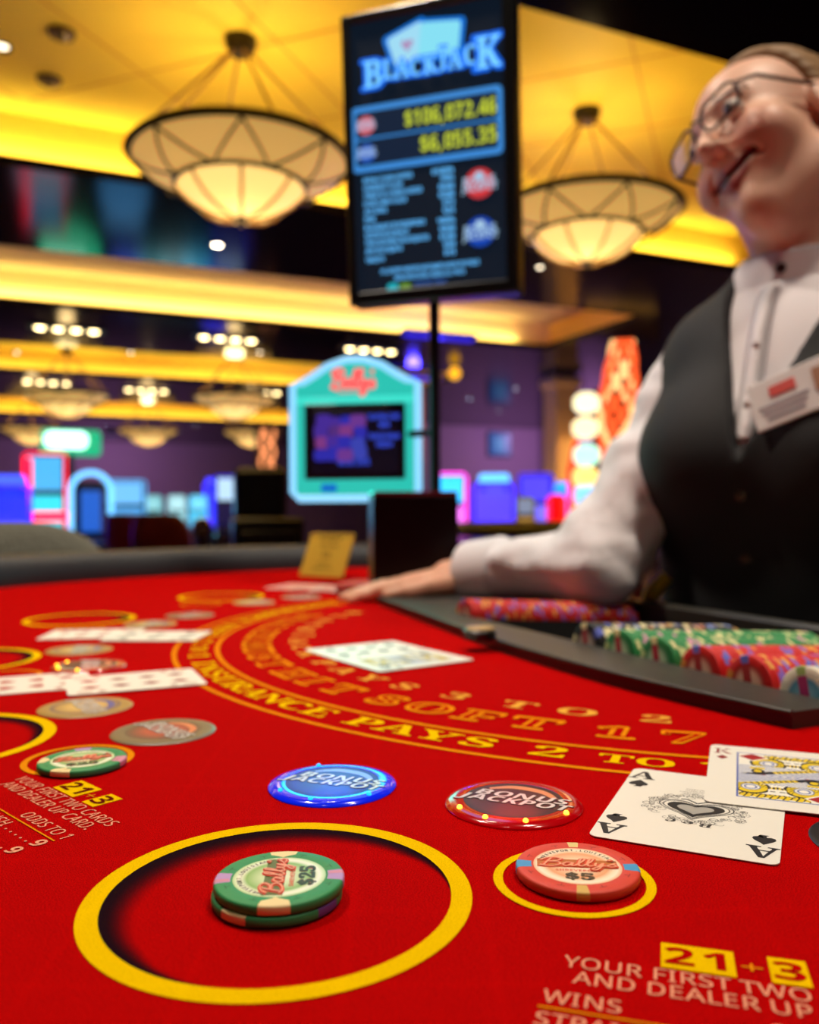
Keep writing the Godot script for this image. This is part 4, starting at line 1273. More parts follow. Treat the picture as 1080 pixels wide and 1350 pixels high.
func tray() -> void:
	var t := thing("chip_tray", "dealer's black chip tray with round grooves along the far table edge", "chip tray", Vector3(TRAY.x, TABLE_Y, TRAY.z), atan2(0.40, 0.9165))
	var plastic := mat(Color("35332e"), 0.42, 0.0, {"normal_enabled": true, "normal_scale": 0.12, "normal_texture": noise_tex(0.2, 128, [], 2, true, 2.0), "uv1_triplanar": true, "uv1_scale": Vector3(20, 20, 20)})
	var plan := Transform3D(Basis(Vector3.RIGHT, Vector3.FORWARD, Vector3.UP), Vector3.ZERO)     # local x along the rows, local -z along the slots
	var front := PackedVector2Array()
	for q in spline([Vector2(-0.0414, -0.028), Vector2(-0.0575, 0.094), Vector2(-0.0587, 0.21), Vector2(-0.054, 0.288), Vector2(-0.036, 0.45), Vector2(-0.0147, 0.64)], 5):
		front.append(q)
	front.append(Vector2(-0.003, 0.64))
	front.append(Vector2(-0.003, -0.028))
	part("front_bezel", MB.new().at(plan).extrude(front, -0.004, 0.0095), plastic, t)
	var edge := []
	for i in front.size() - 2:
		edge.append(Vector3(front[i].x, 0.0088, -front[i].y))
	part("front_bead", MB.new().tube(edge, 0.0017, 8), plastic, t)
	part("near_wall", MB.new().box(Vector3(0.118, 0.0, 0.0255), Vector3(0.242, 0.019, 0.006), 0.0015), plastic, t)
	part("far_lid", MB.new().box(Vector3(0.116, 0.0025, -0.548), Vector3(0.238, 0.014, 0.184), 0.002), plastic, t)
	part("back_wall", MB.new().box(Vector3(0.228, 0.0, -0.212), Vector3(0.016, 0.028, 0.486), 0.003), plastic, t)
	var dip := Basis(Vector3(0, 0, 1), deg_to_rad(-4.0))
	for k in 11:
		var rows := []
		for i in 2:
			var row := PackedVector3Array()
			for j in 13:
				var a := PI + PI * j / 12.0
				row.append(dip * Vector3(-0.002 + 0.224 * i, sin(a) * 0.0209, cos(a) * 0.0212) + Vector3(0, 0.0065, -0.0432 * k))
			rows.append(row)
		part("groove", MB.new().grid(rows, false, false, true), hexmat("17181a", 0.4), t)
	var white := Color("eee6d6")
	var kinds := {
		"red": row_chip(Color("d01a1c"), [Color("6a74d8"), Color("d01a1c"), Color("e8a84a"), Color("8a6ad0"), Color("d01a1c"), Color("e09040")], [[0.0, Color("f2cdb8")], [0.009, Color("eab8a0")], [0.0125, Color("c03a34")], [0.0139, Color("a82826")]], Color("b02c30")),
		"green": row_chip(Color("2a8a4c"), [Color("efe2a8"), Color("2a8a4c"), Color("d898b8"), Color("efe2a8"), Color("2a8a4c"), Color("cfe0a0")], [[0.0, Color("e6ecd8")], [0.009, Color("b8d8b0")], [0.0125, Color("5aa070")], [0.0139, Color("2a7a44")]], Color("c03a48")),
		"black": row_chip(Color("191820"), [Color("f0e2b0"), Color("5a68c8"), Color("e0a860"), Color("8aa0e0"), Color("c86a50"), Color("e8e0b0")], [[0.0, Color("d8d0c8")], [0.009, Color("b8a8a0")], [0.0125, Color("6a5a58")], [0.0139, Color("201c22")]], Color("b03848")),
		"white": row_chip(Color("e4dcc8"), [Color("a8c878"), Color("e4dcc8"), Color("e8c060"), Color("e4dcc8"), Color("80b0d8"), Color("e4dcc8")], [[0.0, Color("bcd8e0")], [0.007, Color("7ab4cc")], [0.0115, Color("4a90b0")], [0.0139, white]], Color("b03070")),
	}
	var rng := RandomNumberGenerator.new()
	rng.seed = 11
	var clay := tinted(0.5)
	var plan_rows := [["white", 0, 6, "white casino chips of the nearest tray row"], ["red", 1, 24, "red casino chips in the second tray row"], ["red", 2, 40, "red casino chips in the third tray row"], ["green", 3, 52, "green casino chips in the fourth tray row"], ["green", 4, 60, "green casino chips in the fifth tray row"], ["black", 5, 46, "black casino chips with coloured spots in the sixth tray row"], ["red", 10, 64, "red casino chips in the farthest tray row"]]
	var fronts := ["white chip with a blue ring facing out at the tray's near corner", "front chip of the red row next to the white row", "front chip of the red row next to the green rows", "front chip of the green row next to the red rows", "front chip of the green row next to the black row", "black chip facing out at the front of the black row", "front chip of the far red row beyond the empty grooves"]
	var turn := Basis(Vector3.UP, atan2(0.40, 0.9165))
	var n := 0
	for r in plan_rows:
		for i in r[2]:
			var o := MeshInstance3D.new()
			o.name = numbered("casino_chip")
			o.mesh = kinds[r[0]]
			o.material_override = clay
			add_child(o, true)
			var axis := turn * (dip * Vector3.LEFT)
			var c := turn * (dip * Vector3(0.0033 * (i + 0.98), rng.randf_range(-0.0004, 0.0), 0) + Vector3(0, 0.0065, -0.0432 * r[1] + rng.randf_range(-0.0003, 0.0003)))
			var up := (Vector3.UP - axis * axis.y).normalized()
			var spin := 0.25 if i == 0 else rng.randf() * TAU
			var b := Basis(up, axis, up.cross(axis)) * Basis(Vector3.UP, spin)
			o.transform = Transform3D(b, Vector3(TRAY.x, TABLE_Y, TRAY.z) + c)
			if i == 0:
				tag(o, fronts[n], "casino chip", r[3])
			else:
				tag(o, ["white casino chip stacked behind the front one in the nearest tray row", "red casino chip inside the second tray row, next to the white chips", "red casino chip inside the third tray row, next to the green chips", "green casino chip inside the fourth tray row, next to the red chips", "green casino chip inside the fifth tray row, next to the black chips", "black spotted casino chip inside the sixth tray row", "red casino chip inside the far row beyond the empty grooves"][n], "casino chip", r[3])
		n += 1
	var pk := thing("dealer_button", "small black and tan dealer button on the tray's front edge", "button", Vector3(0.0585, TABLE_Y + 0.0095, -0.715))
	part("base", MB.new().lathe([Vector2(0, 0), Vector2(0.0135, 0), Vector2(0.0142, 0.002), Vector2(0.0138, 0.007), Vector2(0.012, 0.0085), Vector2(0, 0.0085)], 28), hexmat("121212", 0.3), pk)
	part("cap", MB.new().at(Transform3D(Basis.IDENTITY, Vector3(0, 0.0085, 0))).lathe([Vector2(0.0118, 0), Vector2(0.0112, 0.0014), Vector2(0.0, 0.002)], 28), hexmat("b89a64", 0.4), pk)

# ------------------------------------------------------------------ cards
func spade(s: float, heart := false) -> PackedVector2Array:
	var half := [Vector2(0.0, 0.5), Vector2(0.12, 0.32), Vector2(0.32, 0.12), Vector2(0.42, -0.06), Vector2(0.38, -0.24), Vector2(0.24, -0.31), Vector2(0.1, -0.26), Vector2(0.035, -0.18)]
	if not heart:
		half.append_array([Vector2(0.06, -0.36), Vector2(0.16, -0.5)])
	var pts := spline(half, 3) if heart else PackedVector2Array(half)
	var out := PackedVector2Array()
	for p in pts:
		out.append(p * s)
	for i in range(pts.size() - 1, 0, -1):
		out.append(Vector2(-pts[i].x, pts[i].y) * s)
	return out

func diamond(s: float) -> PackedVector2Array:
	return PackedVector2Array([Vector2(0, 0.5) * s, Vector2(-0.38, 0) * s, Vector2(0, -0.5) * s, Vector2(0.38, 0) * s])

func club(mb: MB, s: float, at: Vector2, z: float, flip: float) -> void:
	for q in [[0.0, 0.22], [-0.2, -0.1], [0.2, -0.1]]:
		var c := PackedVector2Array()
		for i in 14:
			c.append(at + (Vector2(q[0], q[1]) + Vector2(cos(TAU * i / 14), sin(TAU * i / 14)) * 0.2) * s * flip)
		mb.extrude(c, z - 0.00002, z, false, false)
	mb.extrude(PackedVector2Array([at + Vector2(0.03, 0) * s * flip, at + Vector2(-0.03, 0) * s * flip, at + Vector2(-0.12, -0.45) * s * flip, at + Vector2(0.12, -0.45) * s * flip]), z - 0.00002, z, false, false)

func pip(mb: MB, suit: String, s: float, at: Vector2, z: float, flip := 1.0) -> void:
	if suit == "club":
		club(mb, s, at, z, flip)
		return
	var poly := spade(s) if suit == "spade" else (diamond(s) if suit == "diamond" else spade(s, true))
	var f := flip * (-1.0 if suit == "heart" else 1.0)
	var out := PackedVector2Array()
	for p in poly:
		out.append(at + p * f)
	mb.extrude(out, z - 0.00002, z, false, false)

func court_picture(hue: int) -> ImageTexture:
	var w := 160
	var h := 240
	var im := Image.create(w, h, false, Image.FORMAT_RGB8)
	var white := Color("f0eee4")
	var yellow := Color("e6c81c")
	var blue := Color("6a7cba")
	var black := Color("1a1a26")
	var red := Color("a81c22")
	if hue == 1:
		red = Color("4a6a58")
	for py in h:
		for px in w:
			var x := px / float(w)
			var y := py / float(h) * 1.5
			if y > 0.75:
				y = 1.5 - y
				x = 1.0 - x
			var c := white
			# crown with points
			if y < 0.13 and y > 0.03 and x > 0.3 and x < 0.98:
				c = yellow if fmod(x * 16.0 + y * 6.0, 1.0) > 0.22 else black
				if y < 0.055 and fmod(x * 8.0, 1.0) > 0.5:
					c = white
			if y >= 0.13 and y < 0.155 and x > 0.3:
				c = black if fmod(x * 22.0, 1.0) > 0.6 else yellow
			# hair curls
			for q in [[0.34, 0.34, 0.2], [0.86, 0.34, 0.2]]:
				var d := Vector2(x - q[0], y - q[1]).length()
				if d < q[2]:
					var f: float = d / q[2]
					c = white if f < 0.24 else (blue if f < 0.34 else (white if f < 0.44 else (blue if f < 0.5 else (yellow if f < 0.86 else black))))
					if f > 0.5 and f < 0.86 and fmod(atan2(y - q[1], x - q[0]) * 3.2 + f * 4.0, 1.0) > 0.8:
						c = black
			# face
			var fd := Vector2((x - 0.6) * 1.3, y - 0.27).length()
			if fd < 0.12:
				c = white
				if absf(y - 0.25) < 0.012 and absf(absf(x - 0.6) - 0.05) < 0.025:
					c = black
				if y > 0.32:
					c = yellow if fmod(x * 24.0, 1.0) > 0.4 else black
			# striped collar and robe
			var band := y + (x - 0.5) * 0.42
			if y > 0.44:
				if band < 0.56:
					c = white if fmod(x * 26.0 + y * 20.0, 1.0) > 0.35 else blue
				elif band < 0.64:
					c = yellow if fmod(x * 14.0 - y * 8.0, 1.0) > 0.25 else black
				elif x < 0.3:
					c = red if fmod(y * 18.0 + x * 5.0, 1.0) > 0.3 else yellow
				else:
					c = blue if fmod(x * 12.0 + y * 30.0, 1.0) > 0.5 else white
				if Vector2(x - 0.22, y - 0.63).length() < 0.07:
					c = yellow if Vector2(x - 0.22, y - 0.63).length() < 0.045 else black
			if x > 0.14 and x < 0.3 and y > 0.5 and y < 0.56:
				c = yellow
			# suit mark in the corner
			if absf(x - 0.17) / 0.15 + absf(y - 0.14) / 0.12 < 1.0:
				c = red if hue == 0 else black
			elif absf(x - 0.17) / 0.19 + absf(y - 0.14) / 0.155 < 1.0:
				c = white
			if px < 3 or py < 3 or px > w - 4 or py > h - 4:
				c = Color("5a6cb8")
			im.set_pixel(px, py, c)
	return ImageTexture.create_from_image(im)

const INK := {"spade": "15151a", "club": "15151a", "heart": "b3131a", "diamond": "8e1a20"}
func card(label: String, p: Vector3, xdir: Vector3, y: float, suit: String, rank: String, count: int, group := "", tilt := 0.0) -> Node3D:
	var x := xdir.normalized()
	var t := thing("playing_card", label, "playing card", Vector3(p.x, TABLE_Y + y, p.z), atan2(-x.z, x.x), group)
	t.rotation.z = tilt
	var F := Transform3D(Basis(Vector3.RIGHT, Vector3.FORWARD, Vector3.UP), Vector3.ZERO)
	part("card_stock", MB.new().at(F).extrude(rrect(0.063, 0.088, 0.0034), 0.0, 0.0003), mat(Color("eeebe2"), 0.42), t)
	var ink := hexmat(INK[suit], 0.5)
	var z := 0.00035
	for q in [[-1.0, 1.0], [1.0, 1.0], [-1.0, -1.0], [1.0, -1.0]]:
		if q[0] * q[1] > 0.0 and rank == "K":
			continue
		var b := Basis.IDENTITY if q[1] > 0 else Basis(Vector3.BACK, PI)
		var ix := MB.new().at(F)
		write(ix, rank, 0.0105 if rank == "A" else 0.0085, Transform3D(b, Vector3(q[0] * 0.0258, q[1] * 0.0292, z)), 0, "serifbold" if rank == "A" else "serif", 1.0)
		pip(ix, suit, 0.0095 if rank == "A" else 0.0068, Vector2(q[0] * 0.0258, q[1] * 0.0228), z, q[1])
		part("corner_index", ix, ink, t)
	if rank == "K":
		var pic := MB.new().at(F)
		var b := pic.vert(Vector3(-0.0195, 0.0335, z), Vector3(0, 0, 1), Vector2(0, 0))
		pic.vert(Vector3(0.0195, 0.0335, z), Vector3(0, 0, 1), Vector2(1, 0))
		pic.vert(Vector3(0.0195, -0.0335, z), Vector3(0, 0, 1), Vector2(1, 1))
		pic.vert(Vector3(-0.0195, -0.0335, z), Vector3(0, 0, 1), Vector2(0, 1))
		pic.face(0, 1, 2)
		pic.face(0, 2, 3)
		part("court_picture", pic, mat(Color.WHITE, 0.45, 0.0, {"albedo_texture": court_picture(0 if suit == "diamond" else 1)}), t)
	elif rank == "A":
		ace_art(t, F, z)
	else:
		var rows := [0.029, 0.0097, -0.0097, -0.029] if count > 6 else [0.029, 0.0, -0.029]
		var left := count
		for yy in rows:
			for xx in [-0.0115, 0.0115]:
				if left > 0:
					var pips := MB.new().at(F)
					pip(pips, suit, 0.0135, Vector2(xx, yy), z, 1.0 if yy >= 0 else -1.0)
					part("pip", pips, ink, t)
					left -= 1
	return t

func ace_art(t: Node3D, F: Transform3D, z: float) -> void:
	# a big ornate spade, point down as it lies here, with engraved scrolls round it
	var T := F * Transform3D(Basis(Vector3.BACK, PI), Vector3(0.0, 0.0, 0.0))
	var shape := func(s: float, up: float) -> PackedVector2Array:
		var out := PackedVector2Array()
		for p in spade(s, true):
			out.append(Vector2(p.x * 1.3, p.y + up))
		return out
	var outline := MB.new().at(T)
	var dark := MB.new().at(T)
	dark.extrude(shape.call(0.0195, 0.0005), 0, z, false, false)
	part("ace_emblem", dark, hexmat("1b1b1d", 0.5), t)
	var mid := MB.new().at(T)
	mid.extrude(shape.call(0.0125, 0.0008), 0, z + 0.00003, false, false)
	part("ace_emblem_core", mid, hexmat("a8a6a0", 0.5), t)
	for k in 2:
		var pts: PackedVector2Array = shape.call(0.0225 + 0.0028 * k, 0.0002)
		pts.append(pts[0])
		outline.ribbon(pts, 0.0005, z)
	for s in [-1.0, 1.0]:
		outline.ribbon(spline([Vector2(0.0, -0.0060), Vector2(0.0015 * s, -0.0075), Vector2(0.0045 * s, -0.0098), Vector2(0.0065 * s, -0.0092)], 4), 0.0009, z)
	part("ace_outline", outline, hexmat("3a3a3c", 0.5), t)
	var scroll := MB.new().at(T)
	var rng := RandomNumberGenerator.new()
	rng.seed = 5
	for k in 90:
		var a := TAU * k / 90.0 + rng.randf() * 0.1
		var r := 0.0138 + rng.randf() * 0.0055
		var c := Vector2(cos(a) * r * 0.98, sin(a) * r * 0.86)
		if c.y > 0.009 and absf(c.x) > 0.010:
			continue
		var pts := PackedVector2Array()
		var turns := rng.randf_range(0.7, 1.5) * (1 if rng.randf() > 0.5 else -1)
		var size := rng.randf_range(0.0012, 0.0028)
		var st := rng.randf() * TAU
		for i in 10:
			var f := i / 9.0
			pts.append(c + Vector2(cos(st + turns * TAU * f), sin(st + turns * TAU * f) * 0.8) * size * (1.0 - 0.75 * f))
		scroll.ribbon(pts, rng.randf_range(0.00016, 0.00034), z)
	part("ace_scrollwork", scroll, hexmat("4a4a4a", 0.5), t)
	var name := MB.new().at(T)
	write(name, "B e e", 0.0040, Transform3D(Basis.IDENTITY, Vector3(0, 0.0150, z)), 0, "serifbold", 1.35, 0.2)
	part("printed_word", name, hexmat("2a2a2c", 0.5), t)
	var small := MB.new().at(T)
	for k in 4:
		write(small, "CASINO PLAYING CARDS" if k == 1 else "STANDARD FINISH", 0.0011, Transform3D(Basis.IDENTITY, Vector3(0.0, -0.0175 - 0.0021 * k, z)), 0, "sans", 1.0)
	part("printed_small_text", small, hexmat("66645e", 0.5), t)

func cards() -> void:
	var u := func(a: float) -> Vector3: return Vector3(cos(a), 0, sin(a))
	card("ace of spades lying half under the king at the near right", Vector3(0.1106, 0, -0.3302), u.call(0.4447), 0.0004, "spade", "A", 1)
	card("king of diamonds lying over a corner of the ace of spades", Vector3(0.1615, 0, -0.3666), u.call(0.3723), 0.0011, "diamond", "K", 1)
	var mid := Vector3(0.53, 0, 0.848)
	card("dealer's number card with black pips, farther of the pair near the tray", Vector3(-0.036, 0, -0.716), mid, 0.0004, "club", "8", 8)
	card("dealer's court card, nearer of the pair near the tray", Vector3(-0.0035, 0, -0.664), Vector3(0.56, 0, 0.83), 0.0010, "spade", "K", 1)
	card("red pip card whose left end leaves the picture, near the left discs", Vector3(-0.2650, 0, -0.5790), Vector3(0.41, 0, 0.91), 0.0004, "heart", "9", 9)
	card("red pip card lying over the left one and touching the gold arc", Vector3(-0.1900, 0, -0.5850), Vector3(0.41, 0, 0.91), 0.0010, "diamond", "8", 8)
	card("far left card of the pair in front of the third betting ring", Vector3(-0.3060, 0, -0.8200), Vector3(0.12, 0, 0.99), 0.0004, "heart", "7", 7)
	card("farther right card of the far left pair, its end near the gold arc", Vector3(-0.2380, 0, -0.8000), Vector3(-0.03, 0, 1.0), 0.0010, "club", "6", 6)

# ------------------------------------------------------------------ lit side bet sensors
func disc(label: String, p: Vector3, turn: float, state: String) -> void:
	var t := thing("jackpot_sensor", label, "bet sensor", Vector3(p.x, TABLE_Y, p.z), -deg_to_rad(turn), "side bet sensors in the felt")
	var q := 0.75 if state == "blue" or state == "red" else 0.4
	var rim_c: Color = {"blue": Color("0a1ecc"), "red": Color("8a0208"), "grey": Color("7a6c52"), "gold": Color("a88648"), "dark": Color("15151a")}[state]
	var lit := state == "blue" or state == "red"
	var rim_m := mat(rim_c, 0.4)
	if lit:
		rim_m = mat(rim_c, 0.12, 0.0, {"emission_enabled": true, "emission": Color("0a24ff") if state == "blue" else Color("ff0410"), "emission_energy_multiplier": 0.42 if state == "blue" else 0.2, "clearcoat_enabled": true, "clearcoat": 0.3, "clearcoat_roughness": 0.15})
	var rm := part("rim", MB.new().lathe([Vector2(0.0, 0.0), Vector2(0.0268, 0.0), Vector2(0.0272, 0.0008 * q), Vector2(0.0268, 0.0016 * q), Vector2(0.0245, 0.0026 * q), Vector2(0.0205, 0.0030 * q), Vector2(0.0200, 0.0028 * q), Vector2(0.0, 0.0028 * q)], 64), rim_m, t)
	var face := MB.new()
	var cols: Array = {"blue": ["4a7c98", "2f5f98", "1a3fae", "0a1a8a"], "red": ["4a120e", "4a120e", "501410", "200202"], "grey": ["b04a38", "b8503c", "7a4a3c", "6a5c48"], "gold": ["c8a868", "d8b468", "b08a4a", "5a4a6a"], "dark": ["101014", "101014", "16161c", "1a1a20"]}[state]
	face.annulus(0, 0.009, 0.00285 * q, 48, 0, TAU, Color(cols[0]), Color(cols[1]))
	face.annulus(0.009, 0.0165, 0.00285 * q, 48, 0, TAU, Color(cols[1]), Color(cols[2]))
	face.annulus(0.0165, 0.0199, 0.00285 * q, 48, 0, TAU, Color(cols[2]), Color(cols[3]))
	var fl := part("face_label", face, tinted(0.45), t)
	var F := Transform3D(Basis(Vector3.RIGHT, Vector3.FORWARD, Vector3.UP), Vector3(0, 0.0029 * q, 0))
	if state != "dark":
		var lo := MB.new().at(F)
		write(lo, "BONUS", 0.0062, Transform3D(Basis.IDENTITY, Vector3(0.0018, 0.0012, 0.00003)), 0, "boldfat", 1.30, 0.25)
		write(lo, "JACKPOT", 0.0062, Transform3D(Basis.IDENTITY, Vector3(-0.0006, -0.0072, 0.00003)), 0, "boldfat", 1.22, 0.25)
		part("lettering_shadow", lo, hexmat("1c1e24", 0.4), fl)
		var up := MB.new().at(F)
		write(up, "BONUS", 0.0060, Transform3D(Basis.IDENTITY, Vector3(0.0018, 0.0014, 0.0002)), 0, "bold", 1.34, 0.25)
		write(up, "JACKPOT", 0.0060, Transform3D(Basis.IDENTITY, Vector3(-0.0006, -0.0070, 0.0002)), 0, "bold", 1.26, 0.25)
		part("lettering", up, mat(Color("d4d6d8"), 0.3, 0.0), fl)
		var sw := MB.new().at(F)
		sw.ribbon(spline([Vector2(-0.013, 0.0095), Vector2(-0.004, 0.0145), Vector2(0.008, 0.013), Vector2(0.0155, 0.0065)], 6), 0.004, 0.00002, true)
		part("swoosh", sw, mat({"blue": Color("8890e8"), "red": Color("d8926a"), "grey": Color("d8805c"), "gold": Color("3c48a8")}[state], 0.3), fl)
	if lit:
		var at := [2.35, 1.75, 1.1, 0.3] if state == "red" else [2.25, 1.5, 0.45, 4.0]
		for a in at:
			var b := Transform3D(Basis.IDENTITY, Vector3(cos(a) * 0.0238, 0.0027 * q, sin(a) * 0.0232))
			part("led_bulb", MB.new().at(b).lathe([Vector2(0.0011, -0.0004), Vector2(0.001, 0.0005), Vector2(0.0006, 0.0010), Vector2(0.0, 0.0012)], 12), glow(Color("ffb028") if state == "red" else Color("18a0ff"), 7.0 if state == "red" else 2.2), rm)
		lamp(Vector3(0, 0.012, 0), Color("ff1010") if state == "red" else Color("1a30ff"), 0.00025 if state == "red" else 0.0004, 0.012, t)

func discs() -> void:
	disc("blue glowing sensor disc left of the red one, nearest pair", Vector3(-0.0334, 0, -0.3620), 21.0, "blue")
	disc("red glowing sensor disc with amber bulbs, nearest pair", Vector3(0.0408, 0, -0.3375), 23.5, "red")
	disc("grey sensor disc with a pink centre right of the lone green chip", Vector3(-0.1315, 0, -0.4525), 48.0, "grey")
	disc("gold and blue sensor disc just below the left red cards", Vector3(-0.1950, 0, -0.5100), 56.0, "gold")
	disc("red lit sensor disc behind the left red cards", Vector3(-0.2440, 0, -0.6450), 72.0, "red")
	disc("gold sensor disc in front of the far left pair of cards", Vector3(-0.2820, 0, -0.7240), 80.0, "gold")
	disc("gold sensor disc behind the far left pair of cards, nearer one", Vector3(-0.2720, 0, -0.8900), 95.0, "gold")
	disc("grey sensor disc behind the far left pair of cards, farther one", Vector3(-0.2500, 0, -0.9650), 105.0, "grey")
	disc("gold sensor disc beside the farthest betting ring, nearer one", Vector3(-0.2020, 0, -1.1000), 122.0, "gold")
	disc("grey sensor disc beside the farthest betting ring, farther one", Vector3(-0.1500, 0, -1.1700), 131.0, "grey")
	disc("unlit black sensor disc cut by the right picture edge below the king", Vector3(0.1680, 0, -0.2950), 6.0, "dark")

# ------------------------------------------------------------------ things standing on the far side of the table
func signs() -> void:
	# gold placard
	var pc := thing("gold_placard", "small tilted gold placard with dark print standing at the table's far rim", "placard", Vector3(-0.160, TABLE_Y, -1.520), -deg_to_rad(38))
	pc.rotation_order = EULER_ORDER_YXZ
	var lean := Transform3D(Basis(Vector3.RIGHT, deg_to_rad(-24)), Vector3(0, 0.001, 0))
	part("plate", MB.new().at(lean).box(Vector3(0, 0.042, 0), Vector3(0.108, 0.084, 0.003), 0.0008), mat(Color("dcb83c"), 0.5, 0.0), pc)
	var pt := MB.new().at(lean)
	for k in 5:
		write(pt, ["BLACKJACK", "TABLE LIMITS", "$15", "PAYS 3 TO 2", "INSURANCE 2 TO 1"][k], [0.007, 0.005, 0.009, 0.004, 0.004][k], Transform3D(Basis.IDENTITY, Vector3(0, [0.068, 0.057, 0.038, 0.024, 0.014][k], 0.0017)), 0, "bold")
	pt.ribbon(PackedVector2Array([Vector2(-0.05, 0.079), Vector2(0.05, 0.079)]), 0.0012, 0.0017)
	part("printed_text", pt, hexmat("4a3a0c", 0.5), pc)
	part("easel_leg", MB.new().box(Vector3(0, 0.03, -0.04), Vector3(0.03, 0.06, 0.003), 0.0008), mat(Color("a88a24"), 0.4, 0.3), pc)
	# discards: red backed cards fanned flat by the dealer's hand
	var back := mat(Color("d0343c"), 0.4)
	for k in 4:
		var d := thing("playing_card", ["face-down red backed card at the left end of the far fan", "face-down red backed card second from the left in the far fan", "face-down red backed card third from the left in the far fan", "face-down red backed card nearest the dealer's fingertips"][k], "playing card", Vector3(-0.178 + 0.034 * k, TABLE_Y + 0.0005 + 0.0009 * k, -1.330 + 0.026 * k), deg_to_rad(-20 + 4 * k), "fanned face-down cards")
		var F := Transform3D(Basis(Vector3.RIGHT, Vector3.FORWARD, Vector3.UP), Vector3.ZERO)
		part("card_stock", MB.new().at(F).extrude(rrect(0.063, 0.088, 0.0034), 0.0, 0.0006), mat(Color("f0e6e0"), 0.4), d)
		part("printed_back", MB.new().at(F).extrude(rrect(0.053, 0.078, 0.002), 0.0004, 0.00065, false, false), mat(Color("e06a70"), 0.4), d)
		var dia := MB.new().at(F)
		for i in 6:
			for j in 9:
				var q := PackedVector2Array()
				for v in diamond(0.0062):
					q.append(v + Vector2(-0.0215 + 0.0086 * i, -0.0344 + 0.0086 * j))
				dia.extrude(q, 0.0005, 0.0007, false, false)
		part("printed_diamonds", dia, hexmat("f6dcd8", 0.4), d)
	var pile := thing("discard_pile", "short red edged pile of face-down cards touching the dealer's fingers", "card pile", Vector3(-0.066, TABLE_Y + 0.005, -1.235), deg_to_rad(-12))
	var rng := RandomNumberGenerator.new()
	rng.seed = 3
	for k in 9:
		part("card", MB.new().at(Transform3D(Basis(Vector3.UP, rng.randf_range(-0.06, 0.06)) * Basis(Vector3.RIGHT, Vector3.FORWARD, Vector3.UP), Vector3(rng.randf_range(-0.001, 0.001), 0.0011 * k, 0))).extrude(rrect(0.063, 0.088, 0.0034, 3), 0.0, 0.0009), back if k % 3 else mat(Color("e8d0c8"), 0.4), pile)
	# dark red discard rack
	var rack := thing("discard_rack", "dark red acrylic discard box at the foot of the monitor post", "discard rack", Vector3(0.003, TABLE_Y, -1.222), 0.12)
	var acr := mat(Color("120103"), 0.3, 0.0, {"metallic_specular": 0.25})
	part("base", MB.new().box(Vector3(0, 0.004, 0), Vector3(0.118, 0.008, 0.1), 0.002), acr, rack)
	part("front_wall", MB.new().box(Vector3(0, 0.073, 0.047), Vector3(0.118, 0.132, 0.006), 0.0015), acr, rack)
	part("back_wall", MB.new().box(Vector3(0, 0.073, -0.047), Vector3(0.118, 0.132, 0.006), 0.0015), acr, rack)
	part("side_wall", MB.new().box(Vector3(-0.056, 0.073, 0), Vector3(0.006, 0.132, 0.088), 0.0015), acr, rack)
	part("side_wall", MB.new().box(Vector3(0.056, 0.073, 0), Vector3(0.006, 0.132, 0.088), 0.0015), acr, rack)
	part("lid", MB.new().box(Vector3(0, 0.142, 0), Vector3(0.118, 0.006, 0.1), 0.002), mat(Color("5a060c"), 0.1), rack)
	monitor()
	display()

func plate(mb: MB, w: float, h: float, x: float, y: float, z: float, r: float, th := 0.0006) -> void:
	var q := PackedVector2Array()
	for p in rrect(w, h, r, 4):
		q.append(p + Vector2(x, y))
	mb.extrude(q, z - th, z, true, false)

